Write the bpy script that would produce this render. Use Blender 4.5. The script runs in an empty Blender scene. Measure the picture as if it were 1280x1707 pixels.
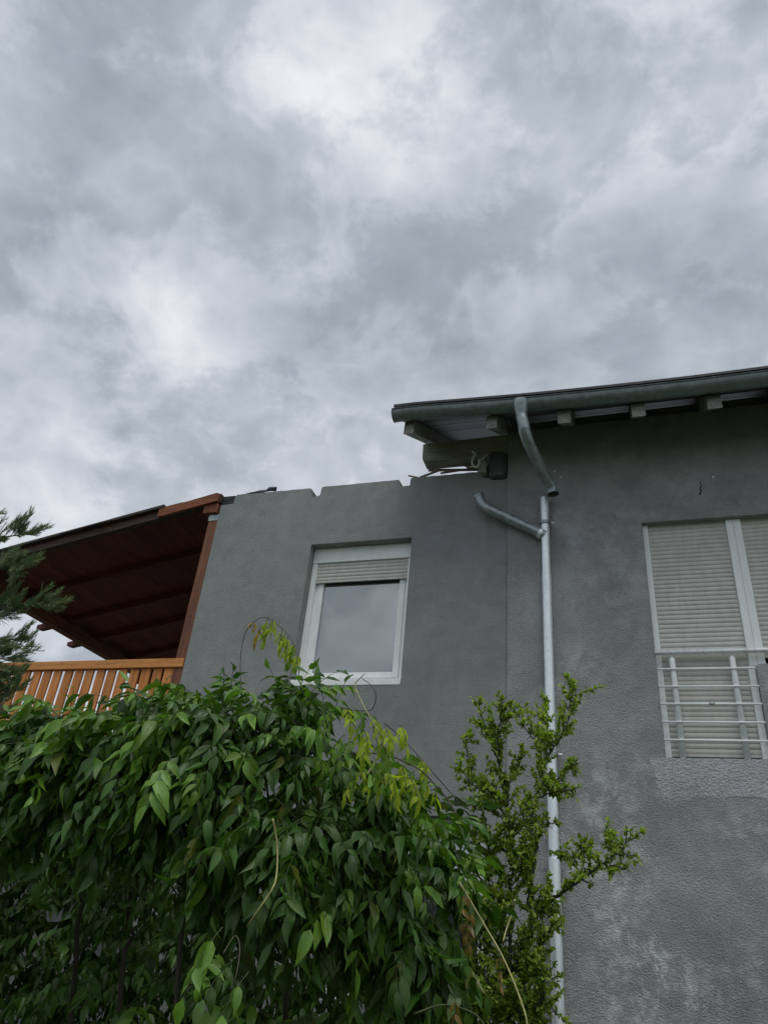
import bpy, bmesh, math, random
import numpy as np
from mathutils import Vector, Matrix, noise
from mathutils.bvhtree import BVHTree

RAD = math.radians
scene = bpy.context.scene
COL = scene.collection

# ------------------------------------------------------------------ camera
F_PX, W_PX, H_PX = 1240.0, 1280.0, 1707.0
CAM = Vector((0.0, 0.0, 1.6))
RM = Matrix.Rotation(RAD(20.325), 3, 'Z') @ Matrix.Rotation(RAD(120.457), 3, 'X') @ Matrix.Rotation(RAD(5.76), 3, 'Z')
cam_d = bpy.data.cameras.new('camera')
cam_d.sensor_fit = 'VERTICAL'
cam_d.sensor_height = 36.0
cam_d.lens = 36.0 * F_PX / H_PX
cam_d.clip_start = 0.05
cam_d.clip_end = 3000
cam = bpy.data.objects.new('camera', cam_d)
COL.objects.link(cam)
cam.matrix_world = Matrix.Translation(CAM) @ RM.to_4x4()
scene.camera = cam


def ray(u, v):
    return (RM @ Vector((u - W_PX / 2, H_PX / 2 - v, -F_PX))).normalized()


def at(u, v, Y):
    """the point of the place that stands Y metres in front of the photographer along the house's depth axis"""
    d = ray(u, v)
    return CAM + d * (Y / d.y)


def to_px(P):
    c = RM.transposed() @ (Vector(P) - CAM)
    if c.z >= -1e-4:
        return (-1e5, -1e5)
    return (W_PX / 2 + c.x / -c.z * F_PX, H_PX / 2 - c.y / -c.z * F_PX)


# ------------------------------------------------------------------ world, sun, exposure
SUN_EL, SUN_AZ = 68.0, 150.0      # high sun behind the clouds, behind the photographer's right shoulder
world = bpy.data.worlds.new('World')
scene.world = world
world.use_nodes = True
wt = world.node_tree
wt.nodes.clear()


def wn(kind, **kw):
    n = wt.nodes.new(kind)
    for k, v in kw.items():
        setattr(n, k, v)
    return n


def wl(a, b):
    wt.links.new(a, b)


def wmath(op, a, b=None, clamp=False):
    n = wn('ShaderNodeMath', operation=op, use_clamp=clamp)
    for i, x in enumerate((a, b)):
        if x is None:
            continue
        if isinstance(x, (int, float)):
            n.inputs[i].default_value = x
        else:
            wl(x, n.inputs[i])
    return n.outputs[0]


def wvec(op, a, b=None, scale=None):
    n = wn('ShaderNodeVectorMath', operation=op)
    for i, x in enumerate((a, b)):
        if x is None:
            continue
        if isinstance(x, (tuple, Vector)):
            n.inputs[i].default_value = x
        else:
            wl(x, n.inputs[i])
    if scale is not None:
        if isinstance(scale, (int, float)):
            n.inputs['Scale'].default_value = scale
        else:
            wl(scale, n.inputs['Scale'])
    return n


def wnoise(vec, scale, detail, rough, dist=0.0):
    n = wn('ShaderNodeTexNoise')
    n.inputs['Scale'].default_value = scale
    n.inputs['Detail'].default_value = detail
    n.inputs['Roughness'].default_value = rough
    n.inputs['Distortion'].default_value = dist
    wl(vec, n.inputs['Vector'])
    return n


tc = wn('ShaderNodeTexCoord')
dirn = wvec('NORMALIZE', tc.outputs['Generated']).outputs[0]
sep = wn('ShaderNodeSeparateXYZ')
wl(dirn, sep.inputs[0])
deck = wvec('ADD', wvec('MULTIPLY', dirn, (1.0, 1.0, 1.35)).outputs[0], (3.7, 1.9, 0.4)).outputs[0]
wcol = wnoise(deck, 5.0, 1.5, 0.5).outputs['Color']
warp = wvec('SCALE', wvec('SUBTRACT', wcol, (0.5, 0.5, 0.5)).outputs[0], scale=0.075).outputs[0]
p2 = wvec('ADD', deck, warp).outputs[0]
n1 = wnoise(p2, 3.0, 2, 0.5).outputs[0]
n2 = wnoise(p2, 7.0, 7, 0.55, 0.0).outputs[0]
n3 = wnoise(p2, 11.0, 4, 0.5, 0.0).outputs[0]
ms = wn('ShaderNodeMapRange', interpolation_type='SMOOTHSTEP')
ms.inputs['From Min'].default_value = 0.44
ms.inputs['From Max'].default_value = 0.55
wl(wnoise(p2, 5.0, 8, 0.60).outputs[0], ms.inputs['Value'])
mass = ms.outputs[0]                                         # the edges of the cloud masses
billow = wmath('SUBTRACT', 0.16, wmath('ABSOLUTE', wmath('SUBTRACT', n3, 0.5)))            # soft puffs with bright rims
val = wmath('ADD', wmath('MULTIPLY', wmath('SUBTRACT', n1, 0.5), 0.35), wmath('ADD', wmath('MULTIPLY', wmath('SUBTRACT', n2, 0.5), 0.45), wmath('MULTIPLY', wmath('SUBTRACT', mass, 0.5), 0.125)))
val = wmath('ADD', val, wmath('MULTIPLY', billow, 0.42))
val = wmath('ADD', val, 0.437)
# the thick and thin places of this particular deck of cloud
warp_d = wvec('SCALE', wvec('SUBTRACT', wcol, (0.5, 0.5, 0.5)).outputs[0], scale=0.07).outputs[0]
dw = wvec('NORMALIZE', wvec('ADD', dirn, warp_d).outputs[0]).outputs[0]
CLOUDS = [(490, 80, 7, .12), (560, 180, 4, .07), (930, 320, 5, .09), (700, 260, 4, .09), (1150, 90, 6, .07), (700, 10, 6, .06), (330, 470, 4, .01), (470, 770, 7, .11), (290, 620, 5, .00), (1130, 560, 5, .09), (60, 830, 8, .08), (40, 540, 3, .07), (1110, 280, 4, .03), (280, 290, 4, .05),
          (900, 490, 9, -.17), (1150, 410, 7, -.12), (540, 570, 8, -.14), (220, 130, 9, -.07), (860, 60, 6, -.09), (120, 650, 7, -.10), (70, 350, 6, -.06), (330, 760, 4, -.06)]
for (u, v, r, w) in CLOUDS:
    d = ray(u, v)
    dp = wvec('DOT_PRODUCT', dw, tuple(d)).outputs['Value']
    k = 1.0 / (1 - math.cos(RAD(r)))
    e = wmath('EXPONENT', wmath('MULTIPLY', wmath('SUBTRACT', dp, 1.0), k))
    val = wmath('ADD', val, wmath('MULTIPLY', e, w))
ramp = wn('ShaderNodeValToRGB')
cr = ramp.color_ramp
cr.interpolation = 'B_SPLINE'
STOPS = [(0.22, (.265, .300, .338)), (0.38, (.35, .390, .440)), (0.52, (.475, .513, .570)), (0.65, (.62, .652, .700)), (0.82, (.86, .868, .90))]
while len(cr.elements) < len(STOPS):
    cr.elements.new(0.5)
for el, (p, c) in zip(cr.elements, STOPS):
    el.position = p
    el.color = (*c, 1)
wl(val, ramp.inputs[0])
sky = wn('ShaderNodeTexSky', sky_type='NISHITA')
sky.sun_disc = False
sky.sun_elevation = RAD(SUN_EL)
sky.sun_rotation = RAD(SUN_AZ)
bg_sky = wn('ShaderNodeBackground')
bg_sky.inputs['Strength'].default_value = 0.08
wl(sky.outputs[0], bg_sky.inputs['Color'])
bg_cloud = wn('ShaderNodeBackground')
bg_cloud.inputs['Strength'].default_value = 1.0
wl(ramp.outputs[0], bg_cloud.inputs['Color'])
mixw = wn('ShaderNodeMixShader')
mixw.inputs[0].default_value = 0.96
wl(bg_sky.outputs[0], mixw.inputs[1])
wl(bg_cloud.outputs[0], mixw.inputs[2])
wo = wn('ShaderNodeOutputWorld')
wl(mixw.outputs[0], wo.inputs['Surface'])

sun_d = bpy.data.lights.new('sun', 'SUN')
sun_d.energy = 1.3
sun_d.angle = RAD(40)
sun_d.color = (1.0, 0.97, 0.92)
sun = bpy.data.objects.new('sun', sun_d)
COL.objects.link(sun)
sun_dir = Vector((math.sin(RAD(SUN_AZ)) * math.cos(RAD(SUN_EL)), math.cos(RAD(SUN_AZ)) * math.cos(RAD(SUN_EL)), math.sin(RAD(SUN_EL))))
sun.rotation_euler = sun_dir.to_track_quat('Z', 'Y').to_euler()

scene.view_settings.view_transform = 'Standard'
scene.view_settings.look = 'None'
scene.view_settings.gamma = 1.0
scene.view_settings.exposure = 0.22
scene.view_settings.use_curve_mapping = False
scene.cycles.max_bounces = 6
scene.cycles.diffuse_bounces = 3
scene.cycles.glossy_bounces = 3
scene.cycles.transmission_bounces = 3


# ------------------------------------------------------------------ materials
class Mat:
    def __init__(self, name):
        self.m = bpy.data.materials.new(name)
        self.m.use_nodes = True
        self.t = self.m.node_tree
        self.t.nodes.clear()
        self.out = self.n('ShaderNodeOutputMaterial')
        self.b = self.n('ShaderNodeBsdfPrincipled')
        self.l(self.b.outputs[0], self.out.inputs['Surface'])
        self.obj = self.n('ShaderNodeTexCoord').outputs['Object']

    def n(self, kind, **kw):
        nd = self.t.nodes.new(kind)
        for k, v in kw.items():
            setattr(nd, k, v)
        return nd

    def l(self, a, b):
        self.t.links.new(a, b)

    def set(self, **kw):
        for k, v in kw.items():
            inp = self.b.inputs[k]
            if isinstance(v, tuple) and len(v) == 3 and inp.type == 'RGBA':
                v = (*v, 1)
            inp.default_value = v
        return self

    def geo(self):
        return self.n('ShaderNodeNewGeometry').outputs['Position']

    def mapping(self, vec, scale=(1, 1, 1), loc=(0, 0, 0)):
        mp = self.n('ShaderNodeMapping')
        mp.inputs['Scale'].default_value = scale
        mp.inputs['Location'].default_value = loc
        self.l(vec, mp.inputs['Vector'])
        return mp.outputs[0]

    def noise(self, vec, scale, detail=4, rough=0.55, dist=0.0):
        nd = self.n('ShaderNodeTexNoise')
        nd.inputs['Scale'].default_value = scale
        nd.inputs['Detail'].default_value = detail
        nd.inputs['Roughness'].default_value = rough
        nd.inputs['Distortion'].default_value = dist
        self.l(vec, nd.inputs['Vector'])
        return nd.outputs[0]

    def ramp(self, fac, stops, interp='LINEAR'):
        r = self.n('ShaderNodeValToRGB')
        r.color_ramp.interpolation = interp
        while len(r.color_ramp.elements) < len(stops):
            r.color_ramp.elements.new(0.5)
        for el, (p, c) in zip(r.color_ramp.elements, stops):
            el.position = p
            el.color = (*c, 1) if not isinstance(c, (int, float)) else (c, c, c, 1)
        self.l(fac, r.inputs[0])
        return r.outputs[0]

    def mix(self, fac, a, b, mode='MIX'):
        m = self.n('ShaderNodeMix', data_type='RGBA', blend_type=mode)
        for i, x in ((0, fac), (6, a), (7, b)):
            if isinstance(x, (int, float)):
                m.inputs[i].default_value = x
            elif isinstance(x, tuple):
                m.inputs[i].default_value = (*x, 1)
            else:
                self.l(x, m.inputs[i])
        return m.outputs[2]

    def math(self, op, a, b=None, clamp=False):
        m = self.n('ShaderNodeMath', operation=op, use_clamp=clamp)
        for i, x in enumerate((a, b)):
            if x is None:
                continue
            if isinstance(x, (int, float)):
                m.inputs[i].default_value = x
            else:
                self.l(x, m.inputs[i])
        return m.outputs[0]

    def bump(self, h, strength=0.5, dist=0.01, normal=None):
        b = self.n('ShaderNodeBump')
        b.inputs['Strength'].default_value = strength
        b.inputs['Distance'].default_value = dist
        self.l(h, b.inputs['Height'])
        if normal is not None:
            self.l(normal, b.inputs['Normal'])
        return b.outputs[0]


def stucco(name, base, grain, depth, patches=0.0, even=0.0):
    k = Mat(name)
    p = k.geo()
    blot = k.noise(p, 1.3, 5, 0.6, 0.3)
    c = k.ramp(blot, [(0.3, tuple(x * (0.80 + even) for x in base)), (0.52, base), (0.72, tuple(x * (1.18 - even) for x in base))])
    b2 = k.noise(p, 6.5, 6, 0.7, 0.4)
    c = k.mix(0.6, c, k.ramp(b2, [(0.32, 0.80), (0.68, 1.18)]), 'MULTIPLY')
    strk = k.noise(k.mapping(p, (5, 5, 0.5)), 1.6, 4, 0.6)             # faint rain streaks
    c = k.mix(k.math('MULTIPLY', k.ramp(strk, [(0.5, 0.0), (0.75, 1.0)]), 0.20), c, tuple(x * 1.3 for x in base))
    fine = k.noise(p, grain * 2.6, 3, 0.7)
    c = k.mix(0.55, c, k.ramp(fine, [(0.3, 0.55), (0.7, 1.35)]), 'MULTIPLY')
    if patches:
        zsep = k.n('ShaderNodeSeparateXYZ')
        k.l(p, zsep.inputs[0])
        m1 = k.noise(p, 5.5, 9, 0.74, 0.2)
        m2 = k.noise(k.mapping(p, (1, 1, 1), (4.4, 0, 7.7)), 1.1, 3, 0.55)
        mk = k.math('MULTIPLY', k.ramp(m1, [(0.47, 0.0), (0.60, 1.0)]), k.math('MULTIPLY', k.ramp(m2, [(0.44, 0.0), (0.58, 1.0)]), k.ramp(k.math('MULTIPLY', zsep.outputs['Z'], 0.2), [(0.40, 1.0), (0.85, 0.35)])))
        c = k.mix(k.math('MULTIPLY', mk, patches), c, tuple(x * 1.75 for x in base))
    k.l(c, k.b.inputs['Base Color'])
    v = k.n('ShaderNodeTexVoronoi')
    v.inputs['Scale'].default_value = grain
    k.l(k.mapping(p, (1, 1, 1.5)), v.inputs['Vector'])
    g = k.noise(k.mapping(p, (1, 1, 1.6)), grain, 4, 0.65, 0.8)
    h = k.math('ADD', k.math('MULTIPLY', v.outputs['Distance'], 0.35), k.math('MULTIPLY', g, k.ramp(k.noise(p, 2.2, 4, 0.6), [(0.3, 0.55), (0.7, 1.25)])))
    h = k.math('ADD', h, k.math('MULTIPLY', k.noise(p, 3.0, 3, 0.5), 0.8))
    k.l(k.bump(h, 0.8, depth), k.b.inputs['Normal'])
    k.set(Roughness=0.92)
    k.b.inputs['Specular IOR Level'].default_value = 0.2
    return k.m


def wood(name, dark, mid, light, rough=0.6, axis='X', bump=0.003, scale=1.0, spec=0.35):
    """planed timber, the grain runs along the piece's own axis"""
    k = Mat(name)
    s = {'X': (1.2, 18, 18), 'Y': (18, 1.2, 18), 'Z': (18, 18, 1.2)}[axis]
    rnd = k.n('ShaderNodeObjectInfo').outputs['Random']
    off = k.n('ShaderNodeVectorMath', operation='ADD')
    k.l(k.obj, off.inputs[0])
    comb = k.n('ShaderNodeCombineXYZ')
    for i in range(3):
        k.l(k.math('MULTIPLY', rnd, 7.3 + 3 * i), comb.inputs[i])
    k.l(comb.outputs[0], off.inputs[1])
    v = k.mapping(off.outputs[0], tuple(x * scale for x in s))
    g = k.noise(v, 1.6, 6, 0.62, 0.6)
    c = k.ramp(g, [(0.28, dark), (0.5, mid), (0.74, light)])
    k.b.inputs['Specular IOR Level'].default_value = spec
    wear = k.noise(off.outputs[0], 5.0, 5, 0.65)
    c = k.mix(k.math('MULTIPLY', k.ramp(wear, [(0.5, 0.0), (0.72, 1.0)]), 0.45), c, dark)
    c = k.mix(0.5, c, k.ramp(rnd, [(0.0, 0.7), (1.0, 1.25)]), 'MULTIPLY')
    vor = k.n('ShaderNodeTexVoronoi')
    vor.inputs['Scale'].default_value = 3.4
    k.l(off.outputs[0], vor.inputs['Vector'])
    c = k.mix(k.ramp(vor.outputs['Distance'], [(0.03, 0.8), (0.07, 0.0)]), c, tuple(x * 0.35 for x in dark))
    k.l(c, k.b.inputs['Base Color'])
    k.l(k.bump(g, 0.5, bump), k.b.inputs['Normal'])
    k.set(Roughness=rough)
    return k.m


def metal(name, base, metallic, rough, spots=0.25):
    k = Mat(name)
    p = k.geo()
    a = k.noise(p, 22, 5, 0.65)
    b = k.noise(k.mapping(p, (9, 9, 1.5)), 2.0, 4, 0.6)
    c = k.ramp(a, [(0.3, tuple(x * (1 - spots) for x in base)), (0.7, tuple(min(1, x * (1 + spots)) for x in base))])
    c = k.mix(0.35, c, k.ramp(b, [(0.3, 0.55), (0.7, 1.2)]), 'MULTIPLY')
    k.l(c, k.b.inputs['Base Color'])
    k.l(k.ramp(a, [(0.3, max(0.0, rough - 0.1)), (0.7, rough + 0.14)]), k.b.inputs['Roughness'])
    k.set(Metallic=metallic)
    k.l(k.bump(b, 0.15, 0.004), k.b.inputs['Normal'])
    return k.m


def plastic(name, base, rough=0.45, dirt=0.25):
    k = Mat(name)
    p = k.geo()
    a = k.noise(k.mapping(p, (6, 6, 2)), 3.0, 6, 0.65)
    c = k.ramp(a, [(0.35, tuple(x * (1 - dirt) for x in base)), (0.62, base)])
    k.l(c, k.b.inputs['Base Color'])
    k.set(Roughness=rough)
    return k.m


def leafy(name, rough=0.42, trans=0.3, vein=True, spec=0.36):
    """leaf colour comes from the leaf itself (vertex colour x object colour); this adds mottling, gloss and light shining through"""
    k = Mat(name)
    att = k.n('ShaderNodeAttribute', attribute_name='col')
    oi = k.n('ShaderNodeObjectInfo')
    c = k.mix(1.0, att.outputs['Color'], oi.outputs['Color'], 'MULTIPLY')
    mot = k.noise(k.geo(), 60, 3, 0.6)
    c = k.mix(0.45, c, k.ramp(mot, [(0.3, 0.7), (0.7, 1.25)]), 'MULTIPLY')
    if vein:
        uv = k.n('ShaderNodeAttribute', attribute_name='leafuv')
        s = k.n('ShaderNodeSeparateXYZ')
        k.l(uv.outputs['Vector'], s.inputs[0])
        ax = k.math('ABSOLUTE', s.outputs['X'])
        mid = k.ramp(ax, [(0.0, 1.0), (0.10, 0.0)])
        ph = k.math('SUBTRACT', k.math('MULTIPLY', s.outputs['Y'], 8.0), k.math('MULTIPLY', ax, 3.2))
        fr = k.math('FRACT', ph)
        lat = k.ramp(fr, [(0.0, 1.0), (0.16, 0.0), (0.84, 0.0), (1.0, 1.0)])
        vv = k.math('ADD', mid, k.math('MULTIPLY', lat, 0.5))
        c = k.mix(k.math('MULTIPLY', vv, 0.28), c, (0.16, 0.24, 0.07))
        k.l(k.bump(vv, 0.55, -0.0012), k.b.inputs['Normal'])
    k.l(c, k.b.inputs['Base Color'])
    k.set(Roughness=rough)
    k.b.inputs['Specular IOR Level'].default_value = spec
    tr = k.n('ShaderNodeBsdfTranslucent')
    k.l(k.mix(1.0, c, (1.5, 1.7, 0.6), 'MULTIPLY'), tr.inputs['Color'])
    mx = k.n('ShaderNodeMixShader')
    mx.inputs[0].default_value = trans
    k.l(k.b.outputs[0], mx.inputs[1])
    k.l(tr.outputs[0], mx.inputs[2])
    k.l(mx.outputs[0], k.out.inputs['Surface'])
    return k.m


def glass(name):
    k = Mat(name)
    p = k.geo()
    k.set(**{'Base Color': (0.02, 0.024, 0.03), 'Roughness': 0.6})
    gl = k.n('ShaderNodeBsdfGlossy')
    gl.inputs['Roughness'].default_value = 0.03
    gl.inputs['Color'].default_value = (0.95, 1.0, 0.99, 1)
    k.l(k.bump(k.noise(p, 1.4, 2, 0.5), 0.05, 0.02), gl.inputs['Normal'])
    fr = k.n('ShaderNodeFresnel')
    fr.inputs['IOR'].default_value = 2.9
    mx = k.n('ShaderNodeMixShader')
    k.l(k.math('ADD', fr.outputs[0], 0.10, True), mx.inputs[0])
    k.l(k.b.outputs[0], mx.inputs[1])
    k.l(gl.outputs[0], mx.inputs[2])
    k.l(mx.outputs[0], k.out.inputs['Surface'])
    return k.m


M = {}
M['stucco_annex'] = stucco('stucco_annex', (.285, .303, .298), 85, 0.009, even=0.12)
M['stucco_house'] = stucco('stucco_house', (.350, .368, .364), 62, 0.020, patches=1.0)
M['stucco_patch'] = stucco('stucco_patch', (.55, .57, .575), 44, 0.032)
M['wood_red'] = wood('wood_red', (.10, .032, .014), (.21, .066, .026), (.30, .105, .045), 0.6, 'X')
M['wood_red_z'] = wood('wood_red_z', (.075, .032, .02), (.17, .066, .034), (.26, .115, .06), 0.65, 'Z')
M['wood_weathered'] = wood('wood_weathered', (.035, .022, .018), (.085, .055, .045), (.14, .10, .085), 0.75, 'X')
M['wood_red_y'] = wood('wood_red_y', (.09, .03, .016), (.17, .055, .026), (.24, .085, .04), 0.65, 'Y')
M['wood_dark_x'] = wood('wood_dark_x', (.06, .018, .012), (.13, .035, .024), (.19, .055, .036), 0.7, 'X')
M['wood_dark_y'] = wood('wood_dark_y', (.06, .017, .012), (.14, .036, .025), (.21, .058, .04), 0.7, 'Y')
M['wood_orange_x'] = wood('wood_orange_x', (.40, .155, .038), (.66, .275, .072), (.76, .37, .12), 0.5, 'X')
M['wood_orange_z'] = wood('wood_orange_z', (.36, .125, .028), (.62, .235, .058), (.72, .32, .10), 0.5, 'Z')
M['wood_grey_x'] = wood('wood_grey_x', (.15, .14, .12), (.31, .29, .255), (.43, .41, .37), 0.8, 'X')
M['wood_grey_y'] = wood('wood_grey_y', (.15, .143, .13), (.30, .285, .26), (.40, .385, .355), 0.8, 'Y')
M['board_soffit'] = wood('board_soffit', (.07, .074, .08), (.13, .135, .145), (.21, .215, .23), 0.55, 'X', spec=0.3)
M['lath'] = wood('lath', (.16, .11, .075), (.30, .22, .16), (.42, .34, .26), 0.75, 'X')
M['tar'] = metal('tar', (.012, .012, .013), 0.0, 0.6)
M['tar_paper'] = metal('tar_paper', (.085, .09, .094), 0.0, 0.5)
M['felt'] = metal('felt', (.018, .018, .02), 0.0, 0.75)
M['roof_cover'] = metal('roof_cover', (.03, .031, .033), 0.0, 0.6)
M['roof_cover_brown'] = metal('roof_cover_brown', (.060, .048, .042), 0.0, 0.8, 0.4)
M['gutter'] = metal('gutter', (.22, .25, .25), 0.25, 0.42)
M['zinc_grey'] = metal('zinc_grey', (.33, .38, .38), 0.55, 0.36)
M['zinc_bright'] = metal('zinc_bright', (.86, .92, .94), 0.55, 0.34, 0.07)
M['steel'] = metal('steel', (.95, .97, .97), 0.3, 0.3, 0.08)
M['rail_white'] = plastic('rail_white', (.95, .97, .97), 0.3, 0.04)
M['pvc_white'] = plastic('pvc_white', (.90, .93, .915), 0.4, 0.08)
M['slat'] = plastic('slat', (.62, .615, .575), 0.55, 0.14)
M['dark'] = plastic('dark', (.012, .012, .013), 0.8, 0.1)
M['glass'] = glass('glass')
M['cable_white'] = plastic('cable_white', (.8, .8, .8), 0.5)
M['concrete'] = stucco('concrete', (.30, .30, .29), 40, 0.004)
M['bark'] = wood('bark', (.025, .02, .015), (.05, .04, .03), (.085, .07, .055), 0.9, 'Z', 0.01)
M['leaf'] = leafy('leaf', 0.36, 0.22, spec=0.5)
M['leaf_young'] = leafy('leaf_young', 0.45, 0.45)
M['small_leaf'] = leafy('small_leaf', 0.45, 0.42, vein=False)
M['needle'] = leafy('needle', 0.6, 0.12, vein=False)


def stem_mat(name, c):
    k = Mat(name)
    a = k.noise(k.geo(), 60, 3, 0.6)
    k.l(k.ramp(a, [(0.3, tuple(x * 0.65 for x in c)), (0.7, tuple(x * 1.25 for x in c))]), k.b.inputs['Base Color'])
    k.set(Roughness=0.6)
    return k.m


M['stem_brown'] = stem_mat('stem_brown', (.075, .06, .04))
M['stem_green'] = stem_mat('stem_green', (.055, .085, .025))
M['stem_yellow'] = stem_mat('stem_yellow', (.38, .36, .14))
M['stem_dark'] = stem_mat('stem_dark', (.035, .045, .025))


def ground_mat():
    k = Mat('ground')
    p = k.geo()
    a = k.noise(p, 1.1, 8, 0.65)
    b = k.noise(p, 30, 4, 0.7)
    c = k.ramp(a, [(0.35, (.055, .048, .032)), (0.5, (.045, .06, .022)), (0.7, (.06, .085, .028))])
    c = k.mix(0.6, c, k.ramp(b, [(0.3, 0.5), (0.7, 1.4)]), 'MULTIPLY')
    k.l(c, k.b.inputs['Base Color'])
    k.l(k.bump(b, 0.8, 0.03), k.b.inputs['Normal'])
    k.set(Roughness=0.95)
    return k.m


M['ground'] = ground_mat()


# ------------------------------------------------------------------ mesh helpers
class MB:
    def __init__(self):
        self.v, self.f, self.s = [], [], []

    def add(self, verts, faces, smooth=False):
        o = len(self.v)
        self.v += [tuple(p) for p in verts]
        self.f += [tuple(i + o for i in f) for f in faces]
        self.s += [smooth] * len(faces)
        return self

    def box(self, x0, x1, y0, y1, z0, z1):
        v = [(x, y, z) for z in (z0, z1) for y in (y0, y1) for x in (x0, x1)]
        return self.add(v, [(0, 2, 3, 1), (4, 5, 7, 6), (0, 1, 5, 4), (2, 6, 7, 3), (0, 4, 6, 2), (1, 3, 7, 5)])

    def prism(self, poly, a0, a1, axis):
        """poly in the two other axes (in x,y,z order), swept from a0 to a1 along axis"""
        n = len(poly)

        def pt(p, a):
            return {'x': (a, p[0], p[1]), 'y': (p[0], a, p[1]), 'z': (p[0], p[1], a)}[axis]
        v = [pt(p, a0) for p in poly] + [pt(p, a1) for p in poly]
        f = [tuple(range(n))[::-1], tuple(range(n, 2 * n))] + [(i, (i + 1) % n, n + (i + 1) % n, n + i) for i in range(n)]
        return self.add(v, f)

    def tube(self, pts, r, seg=10, caps=True, r1=None, flat=1.0):
        pts = [Vector(p) for p in pts]
        n = len(pts)
        rings = []
        up = Vector((0, 0, 1))
        t0 = (pts[1] - pts[0]).normalized()
        if abs(t0.z) > 0.9:
            up = Vector((1, 0, 0))
        nrm = (up - t0 * up.dot(t0)).normalized()
        V = []
        for i, p in enumerate(pts):
            if i == 0:
                t = pts[1] - pts[0]
            elif i == n - 1:
                t = pts[-1] - pts[-2]
            else:
                t = (pts[i + 1] - pts[i]).normalized() + (pts[i] - pts[i - 1]).normalized()
            t.normalize()
            nrm = (nrm - t * nrm.dot(t))
            nrm = nrm.normalized() if nrm.length > 1e-6 else t.orthogonal().normalized()
            b = t.cross(nrm)
            if callable(r):
                rr = r(i / (n - 1))
            else:
                rr = r if r1 is None else r + (r1 - r) * i / (n - 1)
            for s in range(seg):
                a = 2 * math.pi * s / seg
                V.append(p + nrm * math.cos(a) * rr + b * math.sin(a) * rr * flat)
        Fq = []
        for i in range(n - 1):
            for s in range(seg):
                s2 = (s + 1) % seg
                Fq.append((i * seg + s, i * seg + s2, (i + 1) * seg + s2, (i + 1) * seg + s))
        o = len(self.v)
        self.add(V, Fq, True)
        if caps:
            self.f += [tuple(o + s for s in range(seg))[::-1], tuple(o + (n - 1) * seg + s for s in range(seg))]
            self.s += [False, False]
        return self

    def mesh(self, name):
        me = bpy.data.meshes.new(name)
        me.from_pydata(self.v, [], self.f)
        me.polygons.foreach_set('use_smooth', self.s)
        me.update()
        return me

    def build(self, name, mat, parent=None, bevel=0.0, recalc=True):
        me = self.mesh(name)
        if bevel or recalc:
            bm = bmesh.new()
            bm.from_mesh(me)
            bmesh.ops.recalc_face_normals(bm, faces=bm.faces)
            if bevel:
                bmesh.ops.bevel(bm, geom=[e for e in bm.edges if e.calc_face_angle(0) > 0.6], offset=bevel, segments=2, affect='EDGES', profile=0.5)
            bm.to_mesh(me)
            bm.free()
        return link(name, me, mat, parent)


def link(name, me, mat, parent=None):
    o = bpy.data.objects.new(name, me)
    if mat and not me.materials:
        me.materials.append(M[mat])
    COL.objects.link(o)
    if parent is not None:
        o.parent = parent
        o.matrix_parent_inverse = Matrix.Translation(-world_loc(parent))
    return o


def world_loc(o):
    p = Vector((0, 0, 0))
    while o is not None:
        p = p + o.location
        if o.parent is not None:
            p = p + o.matrix_parent_inverse.to_translation()
        o = o.parent
    return p


def thing(name, loc, label, cat, group=None):
    o = bpy.data.objects.new(name, None)
    o.empty_display_size = 0.1
    COL.objects.link(o)
    o.location = loc
    return tag(o, label, cat, group)


def tag(o, label, cat, group=None):
    o['label'] = label
    o['category'] = cat
    if group:
        o['group'] = group
    return o


def part_group(name, loc, parent):
    """a part that is itself made of pieces"""
    o = bpy.data.objects.new(name, None)
    o.empty_display_size = 0.1
    COL.objects.link(o)
    o.location = loc
    o.parent = parent
    o.matrix_parent_inverse = Matrix.Translation(-world_loc(parent))
    return o


def box(name, mat, parent, x0, x1, y0, y1, z0, z1, bevel=0.003):
    """a box whose own origin is its centre (so its grain is its own)"""
    cx, cy, cz = (x0 + x1) / 2, (y0 + y1) / 2, (z0 + z1) / 2
    o = MB().box(x0 - cx, x1 - cx, y0 - cy, y1 - cy, z0 - cz, z1 - cz).build(name, mat, parent, bevel)
    o.location = (cx, cy, cz)
    return o


def plate(outline, holes, y0, y1):
    """a wall: outline and holes as (x, z) loops, extruded from y0 (front) to y1"""
    bm = bmesh.new()
    edges = []
    for lp in [outline] + holes:
        vs = [bm.verts.new((x, y0, z)) for x, z in lp]
        edges += [bm.edges.new((vs[i], vs[(i + 1) % len(vs)])) for i in range(len(vs))]
    r = bmesh.ops.triangle_fill(bm, edges=edges, use_beauty=True, use_dissolve=False)
    faces = [g for g in r['geom'] if isinstance(g, bmesh.types.BMFace)]
    ex = bmesh.ops.extrude_face_region(bm, geom=faces)
    bmesh.ops.translate(bm, vec=(0, y1 - y0, 0), verts=[g for g in ex['geom'] if isinstance(g, bmesh.types.BMVert)])
    bmesh.ops.recalc_face_normals(bm, faces=bm.faces)
    me = bpy.data.meshes.new('wall')
    bm.to_mesh(me)
    bm.free()
    return me


rng = random.Random(11)
YW = 6.2          # the annex's front wall plane
YH = 6.18         # the main house's wall stands 2 cm proud of it


def structure(o):
    o['kind'] = 'structure'
    return o


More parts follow.
